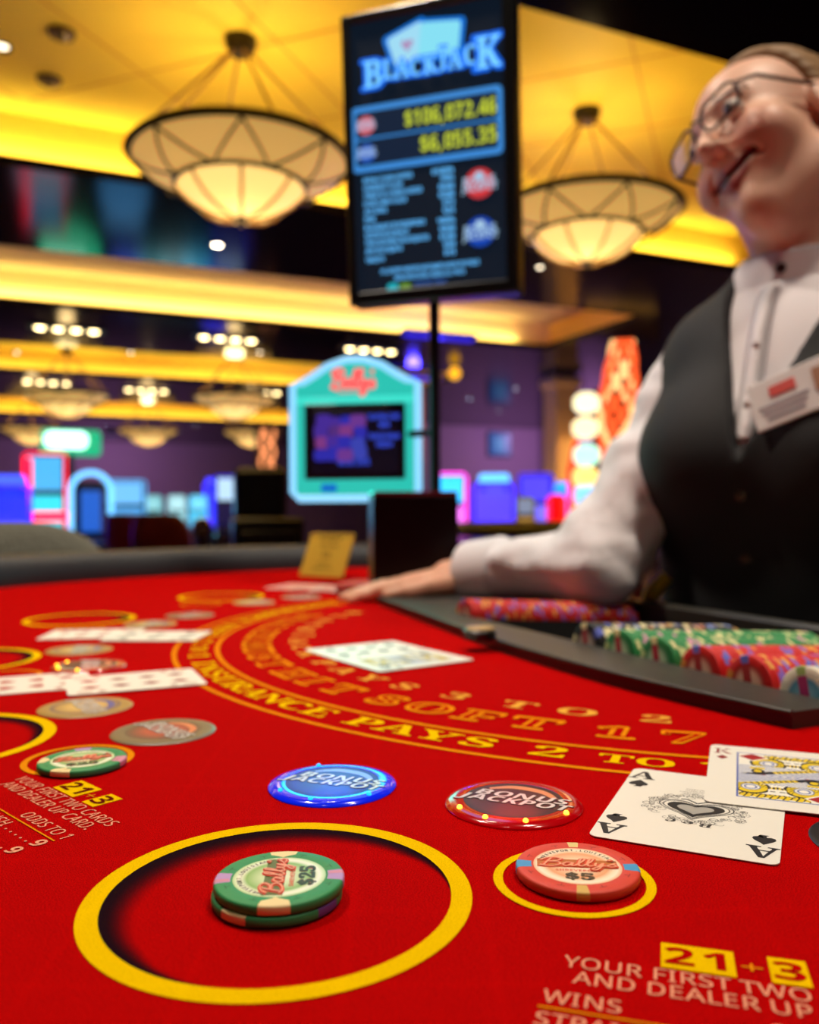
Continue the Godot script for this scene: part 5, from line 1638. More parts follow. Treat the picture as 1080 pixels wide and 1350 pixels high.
func monitor() -> void:
	var W := 0.268
	var H := 0.438
	var t := thing("jackpot_monitor", "tall black portrait monitor showing BLACKJACK jackpot amounts on a thin post", "monitor", Vector3(0.031, CAM_Y + 0.541, -1.277), -deg_to_rad(18.4))
	t.rotation_order = EULER_ORDER_YXZ
	t.rotation.x = deg_to_rad(4.0)
	var black := hexmat("0a0a0c", 0.35)
	var hs_ := part("housing", MB.new().box(Vector3(0, 0, -0.022), Vector3(W, H, 0.04), 0.004), black, t)
	var bez := MB.new()
	bez.box(Vector3(-W * 0.5 + 0.007, 0, 0.001), Vector3(0.014, H, 0.008), 0.002)
	bez.box(Vector3(W * 0.5 - 0.009, 0, 0.001), Vector3(0.018, H, 0.008), 0.002)
	bez.box(Vector3(0, H * 0.5 - 0.007, 0.001), Vector3(W - 0.03, 0.014, 0.008), 0.002)
	bez.box(Vector3(0, -H * 0.5 + 0.01, 0.001), Vector3(W - 0.03, 0.02, 0.008), 0.002)
	part("bezel", bez, black, hs_)
	var X := func(u): return (u - 0.5) * W
	var Y := func(v): return (0.5 - v) * H
	var scr := part("screen", MB.new().box(Vector3(-0.002, 0.003, -0.001), Vector3(W - 0.03, H - 0.032, 0.004), 0.0005), glow(Color("1c2c40"), 0.35), t)
	var z := 0.0022
	var at := func(u: float, v: float, k := 1.0) -> Transform3D: return Transform3D(Basis.IDENTITY, Vector3(X.call(u), Y.call(v), z + 0.0004 * k))
	# two cards of the emblem
	var glowb := MB.new()
	for q in [[-0.026, 0.32, 1.14], [0.022, -0.12, 1.2]]:
		var poly := PackedVector2Array()
		for p in rrect(0.062 * q[2], 0.05 * q[2], 0.006, 3):
			poly.append(p.rotated(q[1]) + Vector2(X.call(0.5) + q[0], Y.call(0.135)))
		glowb.extrude(poly, z - 0.0006, z, true, false)
	part("screen_emblem_halo", glowb, glow(Color("1478e0"), 1.0), scr)
	var k := 0
	for q in [[-0.026, 0.32, 1.0], [0.022, -0.12, 1.06]]:
		var one := MB.new()
		var poly := PackedVector2Array()
		for p in rrect(0.058 * q[2], 0.046 * q[2], 0.005, 3):
			poly.append(p.rotated(q[1]) + Vector2(X.call(0.5) + q[0], Y.call(0.135)))
		one.extrude(poly, z - 0.0002, z + 0.0006 + 0.0003 * k, true, false)
		part("screen_card", one, glow(Color("9fdcf4") if k == 0 else Color("86e0f4"), 1.0), scr)
		k += 1
	var pip1 := MB.new()
	pip(pip1, "heart", 0.022, Vector2(X.call(0.5) - 0.028, Y.call(0.135)), z + 0.0013)
	part("screen_heart", pip1, glow(Color("c0a0d0"), 0.8), scr)
	# word mark: big first and last letters
	var halo := MB.new()
	var word := MB.new()
	var hs := [0.040, 0.028, 0.027, 0.026, 0.026, 0.026, 0.026, 0.028, 0.045]
	var adv := [0.031, 0.021, 0.022, 0.022, 0.023, 0.015, 0.023, 0.024, 0.03]
	var x := -0.100
	for i in 9:
		var ch := "BLACKJACK"[i]
		var y: float = Y.call(0.258) + (0.0 if i == 0 else 0.010 - 0.004 * sin(i / 8.0 * PI)) if i < 8 else Y.call(0.258)
		var c := Transform3D(Basis.IDENTITY, Vector3(x + adv[i] * 0.5, y, z + 0.002))
		write(word, ch, hs[i], c, 0, "serifbold", 0.82)
		write(halo, ch, hs[i] * 1.10, Transform3D(Basis.IDENTITY, Vector3(x + adv[i] * 0.5, y - hs[i] * 0.05, z + 0.0016)), 0, "serifboldfat", 0.95)
		x += adv[i]
	part("screen_word_halo", halo, glow(Color("0c68ee"), 1.2), scr)
	part("screen_word", word, glow(Color("74c8ff"), 1.2), scr)
	# amounts panel
	var fr := MB.new()
	plate(fr, 0.236, 0.098, X.call(0.487), Y.call(0.428), z, 0.008)
	part("screen_panel_frame", fr, glow(Color("3f8edc"), 0.95), scr)
	for e in 2:
		var bg := MB.new()
		plate(bg, 0.222, 0.0385, X.call(0.487), Y.call(0.38 if e == 0 else 0.475), z + 0.0005, 0.004)
		part("screen_panel", bg, glow(Color("142a48"), 0.6), scr)
		var am := MB.new()
		write(am, "$106,072.46" if e == 0 else "$6,055.35", 0.0225, at.call(0.895, 0.408 if e == 0 else 0.5, 3.0), 1, "bold", 0.82 if e == 0 else 0.86)
		part("screen_amount", am, glow(Color("c8d634"), 1.0), scr)
		var bd := MB.new()
		plate(bd, 0.028, 0.028, X.call(0.135), Y.call(0.382 if e == 0 else 0.477), z + 0.0009, 0.0135)
		part("screen_badge", bd, glow(Color("d86a78") if e == 0 else Color("2a62c8"), 0.9), scr)
		var bl := MB.new()
		write(bl, "BONUS", 0.0068, at.call(0.135, 0.38 if e == 0 else 0.475, 4.0), 0, "bold", 0.9)
		write(bl, "JACKPOT", 0.0062, at.call(0.135, 0.4 if e == 0 else 0.495, 4.0), 0, "bold", 0.9)
		part("screen_badge_text", bl, glow(Color("b8d4f4"), 0.9), scr)
		var big := MB.new()
		plate(big, 0.044, 0.044, X.call(0.79), Y.call(0.628 if e == 0 else 0.788), z, 0.0215)
		part("screen_badge", big, glow(Color("d83a40") if e == 0 else Color("1448b8"), 0.9), scr)
		var bt := MB.new()
		plate(bt, 0.014, 0.012, X.call(0.79), Y.call(0.604 if e == 0 else 0.764), z + 0.0006, 0.005)
		write(bt, "BONUS", 0.0115, at.call(0.79, 0.632 if e == 0 else 0.792, 2.0), 0, "bold", 0.9)
		write(bt, "JACKPOT", 0.0105, at.call(0.79, 0.66 if e == 0 else 0.82, 2.0), 0, "bold", 0.88)
		part("screen_badge_text", bt, glow(Color("a8cce8"), 0.95), scr)
	var lines := MB.new()
	var rowsa := [["Royal Flush Suited", "$100%"], ["Straight Flush", "10%"], ["Three of a Kind Suited", "$500"], ["Four Card Flush", "$200"], ["Ace King", "$75"], ["Pair", "$25"]]
	var rowsb := [["Blackjack in Diamonds", "100%"], ["Suited Blackjack", "$300"], ["Two Natural Blackjacks", "$100"], ["Any Blackjack", "$50"], ["Twenty", "$15"]]
	for g in 2:
		var rs: Array = rowsa if g == 0 else rowsb
		for i in rs.size():
			var v := 0.578 + 0.0268 * i if g == 0 else 0.746 + 0.0268 * i
			write(lines, rs[i][0].to_upper(), 0.0072, at.call(0.11, v, 1.0), -1, "bold", 0.78)
			write(lines, rs[i][1], 0.0078, at.call(0.645, v, 1.0), 1, "bold", 1.0)
	write(lines, "ALL JACKPOT AMOUNTS ARE SHARED ACROSS THE TABLES", 0.0066, at.call(0.49, 0.9, 1.0), 0, "bold", 0.62)
	write(lines, "MALFUNCTION VOIDS ALL PAYS", 0.0066, at.call(0.49, 0.922, 1.0), 0, "bold", 0.8)
	part("screen_text", lines, glow(Color("5cb0f0"), 1.5), scr)
	var foot := MB.new()
	plate(foot, 0.018, 0.013, X.call(0.27), Y.call(0.947), z + 0.0005, 0.006)
	part("screen_logo", foot, glow(Color("20b8c8"), 0.9), scr)
	var foot2 := MB.new()
	plate(foot2, 0.017, 0.009, X.call(0.345), Y.call(0.945), z + 0.0005, 0.002)
	part("screen_logo", foot2, glow(Color("6a9a30"), 0.8), scr)
	var foot3 := MB.new()
	write(foot3, "WIN BIG TODAY", 0.006, at.call(0.4, 0.948, 1.0), -1, "bold", 0.8)
	part("screen_logo_text", foot3, glow(Color("3a6ac0"), 0.9), scr)
	var l := AreaLight3D.new()
	l.name = "screen_light"
	l.light_color = Color(0.45, 0.68, 1.0)
	l.light_energy = 0.05
	l.area_size = Vector2(0.22, 0.38)
	l.shadow_enabled = true
	t.add_child(l)
	l.position = Vector3(0, 0, 0.01)
	l.rotation.y = PI
	var post := thing("monitor_post", "thin black post carrying the jackpot monitor and the teal display", "post", Vector3(0.040, TABLE_Y, -1.318))
	part("pole", MB.new().tube([Vector3(0, 0, 0), Vector3(0, 0.55, 0)], 0.0085, 14), black, post)
	part("flange", MB.new().lathe([Vector2(0, 0), Vector2(0.03, 0), Vector2(0.029, 0.005), Vector2(0.011, 0.009), Vector2(0.009, 0.02)], 24), black, post)
	part("mount", MB.new().box(Vector3(-0.003, 0.6, 0.01), Vector3(0.05, 0.12, 0.012), 0.003), black, post)
	part("side_arm", MB.new().tube([Vector3(0, 0.24, 0), Vector3(-0.09, 0.24, -0.075)], 0.006, 10), black, post)

func display() -> void:
	var t := thing("teal_display", "arched teal glowing display with red script sign over a small dark screen", "display", Vector3(-0.087, CAM_Y + 0.133, -1.36), -deg_to_rad(8.6))
	var shape := [Vector2(-0.096, -0.1145), Vector2(0.096, -0.1145), Vector2(0.106, -0.104), Vector2(0.106, 0.074), Vector2(0.088, 0.080), Vector2(0.07, 0.090), Vector2(0.045, 0.106), Vector2(0.014, 0.1155), Vector2(-0.014, 0.1155), Vector2(-0.045, 0.106), Vector2(-0.07, 0.090), Vector2(-0.088, 0.080), Vector2(-0.106, 0.074), Vector2(-0.106, -0.104)]
	var poly := PackedVector2Array(shape)
	part("housing", MB.new().extrude(poly, -0.045, -0.004), hexmat("0c2a2c", 0.3), t)
	var path := []
	for p in shape:
		path.append(Vector3(p.x * 0.965, p.y * 0.965, 0.0))
	part("edge_light", MB.new().tube(path, 0.0062, 8, true), glow(Color("86ccf4"), 1.3), t)
	var inner := PackedVector2Array()
	for p in shape:
		inner.append(p * 0.93)
	var fp := part("face_light_panel", MB.new().extrude(inner, -0.006, 0.001), glow(Color("2cc4b4"), 1.0), t)
	part("upper_light_panel", MB.new().box(Vector3(0, 0.047, 0.002), Vector3(0.19, 0.012, 0.003), 0.001), glow(Color("40e4d0"), 1.0), fp)
	part("screen_bezel", MB.new().box(Vector3(0.0, -0.02, 0.002), Vector3(0.164, 0.121, 0.008), 0.002), hexmat("060608", 0.35), t)
	var scr := part("screen", MB.new().box(Vector3(0.001, -0.021, 0.0065), Vector3(0.142, 0.1, 0.001), 0.0003), glow(Color("0a0a20"), 0.5), t)
	var rng := RandomNumberGenerator.new()
	rng.seed = 21
	var cols := ["3a3ad8", "5a3ac0", "8a48b8", "4a58e0", "a04aa8", "3a64d8", "6a3ca0"]
	for k in 16:
		var m := MB.new()
		var q := Vector2(-0.052 + 0.02 * (k % 4) + rng.randf_range(-0.003, 0.003), 0.013 - 0.018 * (k / 4) + rng.randf_range(-0.003, 0.003))
		plate(m, 0.021 + rng.randf() * 0.006, 0.018 + rng.randf() * 0.006, q.x, q.y, 0.0074 + 0.0001 * k, 0.006, 0.0004)
		part("screen_picture_piece", m, glow(Color(cols[rng.randi() % cols.size()]), 0.55), scr)
	var tx := MB.new()
	for q in [["PLAYERS CARD", 0.049, 0.014, 0.0085], ["WIN", 0.049, 0.001, 0.0095], ["BONUS DRAW", 0.05, -0.017, 0.0085], ["FRIDAY", 0.05, -0.03, 0.009], ["GOOD LUCK", 0.0, -0.058, 0.0105]]:
		write(tx, q[0], q[3], Transform3D(Basis.IDENTITY, Vector3(q[1], q[2], 0.008)), 0, "bold", 0.62)
	part("screen_text", tx, glow(Color("3a54e8"), 1.1), scr)
	for s in script_name():
		var p3 := []
		for p in spline(s, 5):
			p3.append(Vector3(p.x * 0.0275 - 0.002, p.y * 0.0275 + 0.066, 0.006))
		part("script_neon", MB.new().tube(p3, 0.0030, 6), glow(Color("ff5a5a"), 1.2), fp)
	var sub := MB.new()
	write(sub, "SHREVEPORT", 0.005, Transform3D(Basis.IDENTITY, Vector3(-0.002, 0.0565, 0.004)), 0, "bold", 1.2)
	part("sign_small_text", sub, glow(Color("ff8080"), 0.9), fp)
	var lg := MB.new()
	plate(lg, 0.026, 0.013, -0.042, -0.094, 0.003, 0.003)
	part("sign_logo", lg, glow(Color("0a78e0"), 0.8), fp)
	var l := AreaLight3D.new()
	l.name = "display_light"
	l.light_color = Color(0.3, 1.0, 0.9)
	l.light_energy = 0.05
	l.area_size = Vector2(0.19, 0.2)
	l.shadow_enabled = true
	t.add_child(l)
	l.position = Vector3(0, 0, 0.02)
	l.rotation.y = PI

# ------------------------------------------------------------------ the dealer
# positions here are relative to the lens height (y) and the plan's origin
var LB := Vector3(0.7317, 0, 0.6816)       # towards the dealer's left
var FB := Vector3(-0.6816, 0, 0.7317)      # the way the chest faces
var HL := Vector3(0.335, 0.454, 0.825)     # head axes: left, up, forward
var HU := Vector3(-0.171, 0.891, -0.421)
var HF := Vector3(-0.927, 0.0, 0.376)
var HC := Vector3(0.425, 0.426, -1.0)
var SR := Vector3(0.372, 0.183, -1.058)     # right shoulder, elbow, wrist
var ER := Vector3(0.218, -0.058, -0.985)
var WR := Vector3(0.079, -0.082, -1.12)
var SL := Vector3(0.59, 0.195, -0.86)
var EL := Vector3(0.665, -0.06, -0.80)
var WL := Vector3(0.56, -0.085, -0.62)
var wrinkle := FastNoiseLite.new()

func smin(a: float, b: float, k: float) -> float:
	var h := maxf(k - absf(a - b), 0.0) / k
	return minf(a, b) - h * h * k * 0.25
func smax(a: float, b: float, k: float) -> float:
	return -smin(-a, -b, k)
func cap(p: Vector3, a: Vector3, b: Vector3, ra: float, rb: float) -> float:
	var d := b - a
	var t := clampf((p - a).dot(d) / d.length_squared(), 0.0, 1.0)
	return (p - a - d * t).length() - lerpf(ra, rb, t)
func ell(q: Vector3, r: Vector3) -> float:
	var k0 := (q / r).length()
	var k1 := (q / (r * r)).length()
	return k0 * (k0 - 1.0) / maxf(k1, 1e-6)
func bl(p: Vector3, c: Vector3) -> Vector3:
	var d := p - c
	return Vector3(d.dot(LB), d.y, d.dot(FB))
const CHEST := Vector3(0.440, 0.075, -0.960)
func torso(p: Vector3) -> float:
	var d := ell(bl(p, CHEST), Vector3(0.160, 0.17, 0.105))
	var q := bl(p, CHEST)
	d = smin(d, ell(q - Vector3(0.01, -0.2, -0.01), Vector3(0.155, 0.19, 0.118)), 0.08)
	d = smin(d, ell(q - Vector3(0.02, -0.40, -0.015), Vector3(0.175, 0.17, 0.12)), 0.08)
	d = smin(d, (q - Vector3(0.072, -0.02, 0.072)).length() - 0.066, 0.05)
	d = smin(d, (q - Vector3(-0.072, -0.02, 0.072)).length() - 0.066, 0.05)
	d = smin(d, cap(p, SR.lerp(SL, 0.08), SL.lerp(SR, 0.08), 0.052, 0.052), 0.07)
	d = smin(d, cap(p, Vector3(0.462, 0.19, -0.99), Vector3(0.458, 0.262, -0.99), 0.075, 0.056), 0.05)
	return d
func arms(p: Vector3, e: float) -> float:
	var d := smin(cap(p, SR, ER, 0.047 + e, 0.042 + e), cap(p, ER, WR, 0.041 + e, 0.028 + e), 0.03)
	d = minf(d, smin(cap(p, SL, EL, 0.054 + e, 0.044 + e), cap(p, EL, WL, 0.042 + e, 0.028 + e), 0.03))
	return d
func legs(p: Vector3, e: float) -> float:
	var d := 1e9
	for s in [-1.0, 1.0]:
		var hip: Vector3 = CHEST + LB * (0.09 * s) + Vector3(0, -0.46, 0) - FB * 0.01
		var knee := Vector3(hip.x, 0.50 - CAM_Y, hip.z) + FB * 0.01
		var foot := Vector3(hip.x, 0.08 - CAM_Y, hip.z) - FB * 0.02
		d = minf(d, smin(cap(p, hip, knee, 0.088 + e, 0.058 + e), cap(p, knee, foot, 0.056 + e, 0.04 + e), 0.03))
	return d
func skin_body(p: Vector3) -> float:
	var d := torso(p) + 0.012
	d = smin(d, arms(p, 0.0), 0.03)
	d = smin(d, legs(p, 0.0), 0.03)
	return smin(d, cap(p, Vector3(0.460, 0.235, -0.992), HC - HU * 0.055 - HF * 0.02, 0.054, 0.050), 0.03)
func shirt_f(p: Vector3) -> float:
	var w := wrinkle.get_noise_3dv(Vector3(p.x, p.y * 1.5, p.z)) * 0.011
	var d := smin(torso(p) - 0.002, arms(p, 0.006) + w, 0.025)
	for a in [[ER, WR], [EL, WL]]:
		var ax: Vector3 = (a[1] - a[0]).normalized()
		d = smax(d, (p - a[1]).dot(ax) - 0.005 if (p - a[1]).length() < 0.16 else -1.0, 0.006)
	var nk := p - Vector3(0.455, 0.272, -0.992)
	d = maxf(d, minf(nk.y - 0.0 + nk.dot(FB) * 0.25, 1.0))
	return maxf(d, -0.40 - p.y)
func vest_f(p: Vector3) -> float:
	var q := bl(p, CHEST)
	var d := torso(p) - 0.012
	if q.z > -0.05:
		var vy := q.y + 0.002
		var sl := 0.24 if q.x < -0.012 else 0.42
		d = smax(d, minf(sl * vy + 0.006, 0.085) - absf(q.x + 0.012) if vy > -0.02 else -1.0, 0.006)
	else:
		d = maxf(d, q.y - 0.185)
	for s in [SR, SL]:
		var o: Vector3 = p - s - ((s - CHEST) * Vector3(1, 0, 1)).normalized() * 0.05
		d = smax(d, 0.066 - Vector3(o.x, o.y * 0.75 + 0.02, o.z).length(), 0.01)
	return maxf(d, -0.44 - q.y + 0.12 * absf(q.x))
func trousers_f(p: Vector3) -> float:
	var d := smin(legs(p, 0.014), torso(p) - 0.006, 0.04)
	return maxf(maxf(d, p.y + 0.22), (0.07 - CAM_Y) - p.y)
func hl(p: Vector3) -> Vector3:
	var d := p - HC
	return Vector3(d.dot(HL), d.dot(HU), d.dot(HF))
func hw(q: Vector3) -> Vector3:
	return HC + HL * q.x + HU * q.y + HF * q.z
func face_f(p: Vector3) -> float:
	var q := hl(p)
	var m := Vector3(absf(q.x), q.y, q.z)
	var d := ell(q - Vector3(0, 0.036, -0.014), Vector3(0.073, 0.084, 0.092))
	d = smin(d, ell(q - Vector3(0, -0.042, 0.026), Vector3(0.058, 0.074, 0.060)), 0.03)
	d = smin(d, ell(m - Vector3(0.041, -0.034, 0.051), Vector3(0.028, 0.029, 0.027)), 0.022)
	d = smin(d, (q - Vector3(0, -0.104, 0.064)).length() - 0.019, 0.03)
	d = smin(d, cap(m, Vector3(0.0, -0.112, 0.04), Vector3(0.05, -0.075, -0.005), 0.022, 0.02), 0.03)
	d = smin(d, cap(m, Vector3(0.006, 0.030, 0.079), Vector3(0.036, 0.030, 0.066), 0.009, 0.008), 0.016)
	d = smax(d, 0.0145 - (m - Vector3(0.032, 0.010, 0.090)).length(), 0.010)
	d = smin(d, cap(q, Vector3(0, 0.016, 0.078), Vector3(0, -0.025, 0.104), 0.0075, 0.0108), 0.014)
	d = smin(d, (m - Vector3(0.0115, -0.030, 0.092)).length() - 0.0075, 0.008)
	d = smax(d, 0.0042 - (m - Vector3(0.0075, -0.040, 0.099)).length(), 0.003)
	d = smin(d, cap(m, Vector3(0.0, -0.0590, 0.0875), Vector3(0.031, -0.0500, 0.070), 0.0050, 0.0030), 0.006)
	d = smin(d, cap(m, Vector3(0.0, -0.0740, 0.0845), Vector3(0.027, -0.0590, 0.069), 0.0062, 0.0030), 0.006)
	d = smax(d, 0.0031 - cap(m, Vector3(0.0, -0.0665, 0.0905), Vector3(0.031, -0.0535, 0.074), 0.0, 0.0) if m.x < 0.035 else -1.0, 0.003)
	# cheek fold from nose wing to mouth corner
	d = smax(d, 0.0022 - cap(m, Vector3(0.019, -0.034, 0.088), Vector3(0.036, -0.060, 0.072), 0.0, 0.0), 0.008)
	d = smin(d, ell(m - Vector3(0.075, -0.006, -0.012), Vector3(0.009, 0.031, 0.018)), 0.006)
	d = smin(d, cap(p, Vector3(0.460, 0.235, -0.992), HC - HU * 0.055 - HF * 0.02, 0.054, 0.050), 0.03)
	return d
func hair_f(p: Vector3) -> float:
	var q := hl(p)
	var d := ell(q - Vector3(0, 0.042, -0.020), Vector3(0.083, 0.091, 0.099)) + 0.0007 * sin(q.y * 420.0 + q.x * 160.0)
	d = smax(d, q.z * 0.93 - q.y * 0.30 + 0.010, 0.010)
	d = smax(d, -0.055 - q.y - q.z * 0.3, 0.01)
	d = smin(d, ell(q - Vector3(0, 0.03, -0.125), Vector3(0.04, 0.04, 0.035)), 0.012)
	return d

func nets(mb: MB, f: Callable, lo: Vector3, hi: Vector3, cell: float, off: Vector3, colf = null) -> void:
	var nx := int(ceil((hi.x - lo.x) / cell)) + 2
	var ny := int(ceil((hi.y - lo.y) / cell)) + 2
	var nz := int(ceil((hi.z - lo.z) / cell)) + 2
	var val := PackedFloat32Array()
	val.resize(nx * ny * nz)
	val.fill(1.0)
	var act := []
	for bx in range(0, nx, 4):
		for by in range(0, ny, 4):
			for bz in range(0, nz, 4):
				var d: float = f.call(lo + Vector3(bx + 1.5, by + 1.5, bz + 1.5) * cell)
				var near := absf(d) < cell * 7.0
				if near:
					act.append(Vector3i(bx, by, bz))
				for x in range(bx, mini(bx + 4, nx)):
					for y in range(by, mini(by + 4, ny)):
						for z in range(bz, mini(bz + 4, nz)):
							val[(x * ny + y) * nz + z] = f.call(lo + Vector3(x, y, z) * cell) if near else d
	var ids := {}
	var sx := ny * nz
	var corner := [0, 1, nz, nz + 1, sx, sx + 1, sx + nz, sx + nz + 1]
	var cpos := [Vector3(0, 0, 0), Vector3(0, 0, 1), Vector3(0, 1, 0), Vector3(0, 1, 1), Vector3(1, 0, 0), Vector3(1, 0, 1), Vector3(1, 1, 0), Vector3(1, 1, 1)]
	var edges := [[0, 1], [2, 3], [4, 5], [6, 7], [0, 2], [1, 3], [4, 6], [5, 7], [0, 4], [1, 5], [2, 6], [3, 7]]
	for b in act:
		for x in range(b.x, mini(b.x + 4, nx - 1)):
			for y in range(b.y, mini(b.y + 4, ny - 1)):
				for z in range(b.z, mini(b.z + 4, nz - 1)):
					var i0: int = (x * ny + y) * nz + z
					var neg := 0
					for k in corner:
						if val[i0 + k] < 0.0:
							neg += 1
					if neg == 0 or neg == 8:
						continue
					var s := Vector3.ZERO
					var n := 0
					for e in edges:
						var a := val[i0 + corner[e[0]]]
						var c := val[i0 + corner[e[1]]]
						if (a < 0.0) != (c < 0.0):
							s += cpos[e[0]].lerp(cpos[e[1]], a / (a - c))
							n += 1
					var g := Vector3.ZERO
					for k in 8:
						g += (cpos[k] * 2.0 - Vector3.ONE) * val[i0 + corner[k]]
					var p := lo + (Vector3(x, y, z) + s / n) * cell
					if colf != null:
						mb.col = colf.call(p)
					ids[i0] = mb.vert(p - off, g.normalized())
	for i0 in ids:
		var here := val[i0] < 0.0
		for ax in 3:
			var st: int = [sx, nz, 1][ax]
			var u: int = [nz, 1, sx][ax]
			var w: int = [1, sx, nz][ax]
			if (val[i0 + st] < 0.0) == here:
				continue
			if ids.has(i0 - u) and ids.has(i0 - w) and ids.has(i0 - u - w):
				mb.face(ids[i0], ids[i0 - u], ids[i0 - u - w])
				mb.face(ids[i0], ids[i0 - u - w], ids[i0 - w])

var finger_bones := []
func make_hand(w: Vector3, dir: Vector3, side: Vector3, drop: float) -> Array:
	var up := side.cross(dir).normalized()
	if up.y < 0:
		up = -up
	var bones := []
	var spread := [0.029, 0.010, -0.010, -0.028]
	var kn := [0.086, 0.090, 0.086, 0.078]
	var ln := [0.070, 0.079, 0.073, 0.056]
	for k in 4:
		var fan: Vector3 = (dir + side * spread[k] * 3.2).normalized()
		var base: Vector3 = w + side * spread[k] * 0.55 + dir * 0.012
		var a: Vector3 = w + dir * kn[k] + side * spread[k] + up * (-drop * 0.35)
		var b: Vector3 = a + fan * ln[k] * 0.46 + up * (-drop * 0.15)
		var c: Vector3 = b + fan * ln[k] * 0.30 + up * (-drop * 0.28)
		var d: Vector3 = c + fan * ln[k] * 0.24 + up * (-drop * 0.22)
		bones.append([base, a, 0.0165, 0.0118])
		bones.append([a, b, 0.0098, 0.0090])
		bones.append([b, c, 0.0090, 0.0083])
		bones.append([c, d, 0.0083, 0.0074])
	var t0: Vector3 = w + dir * 0.022 + side * 0.020 - up * 0.006
	var t1: Vector3 = w + dir * 0.052 + side * 0.045 - up * drop * 0.35
	var t2: Vector3 = w + dir * 0.082 + side * 0.056 - up * drop * 0.55
	var t3: Vector3 = w + dir * 0.106 + side * 0.058 - up * drop * 0.7
	bones.append([t0, t1, 0.0165, 0.0115])
	bones.append([t1, t2, 0.0112, 0.0098])
	bones.append([t2, t3, 0.0098, 0.0082])
	return bones

func hand_f(p: Vector3) -> float:
	var d := 1e9
	for b in finger_bones:
		d = smin(d, cap(p, b[0], b[1], b[2], b[3]), 0.0045)
	return d

func march(f: Callable, from: Vector3, dir: Vector3, iso: float) -> Vector3:
	var p := from
	for i in 60:
		var d: float = f.call(p) - iso
		if d < 0.0004:
			break
		p += dir * d * 0.8
	return p

func skin_col(p: Vector3) -> Color:
	var q := hl(p)
	var m := Vector3(absf(q.x), q.y, q.z)
	var c := Color("efbba0").srgb_to_linear()
	if q.length() < 0.2:
		var ch := clampf(1.0 - (m - Vector3(0.042, -0.036, 0.075)).length() / 0.04, 0.0, 1.0)
		c = c.lerp(Color("cf7468").srgb_to_linear(), ch * 0.6)
		var lip := minf(cap(m, Vector3(0.0, -0.0590, 0.0875), Vector3(0.031, -0.0500, 0.070), 0.0050, 0.0030), cap(m, Vector3(0.0, -0.0740, 0.0845), Vector3(0.027, -0.0590, 0.069), 0.0062, 0.0030))
		if lip < 0.003:
			c = c.lerp(Color("a8404a").srgb_to_linear(), 0.85)
		if (m - Vector3(0.036, 0.031, 0.074)).length() < 0.02 and absf(q.y - 0.033) < 0.0045:
			c = Color("7a4e38").srgb_to_linear()
		if cap(m, Vector3(0.0, -0.0665, 0.0905), Vector3(0.031, -0.0535, 0.074), 0.0, 0.0) < 0.0042:
			c = Color("4a1418").srgb_to_linear()
	return c

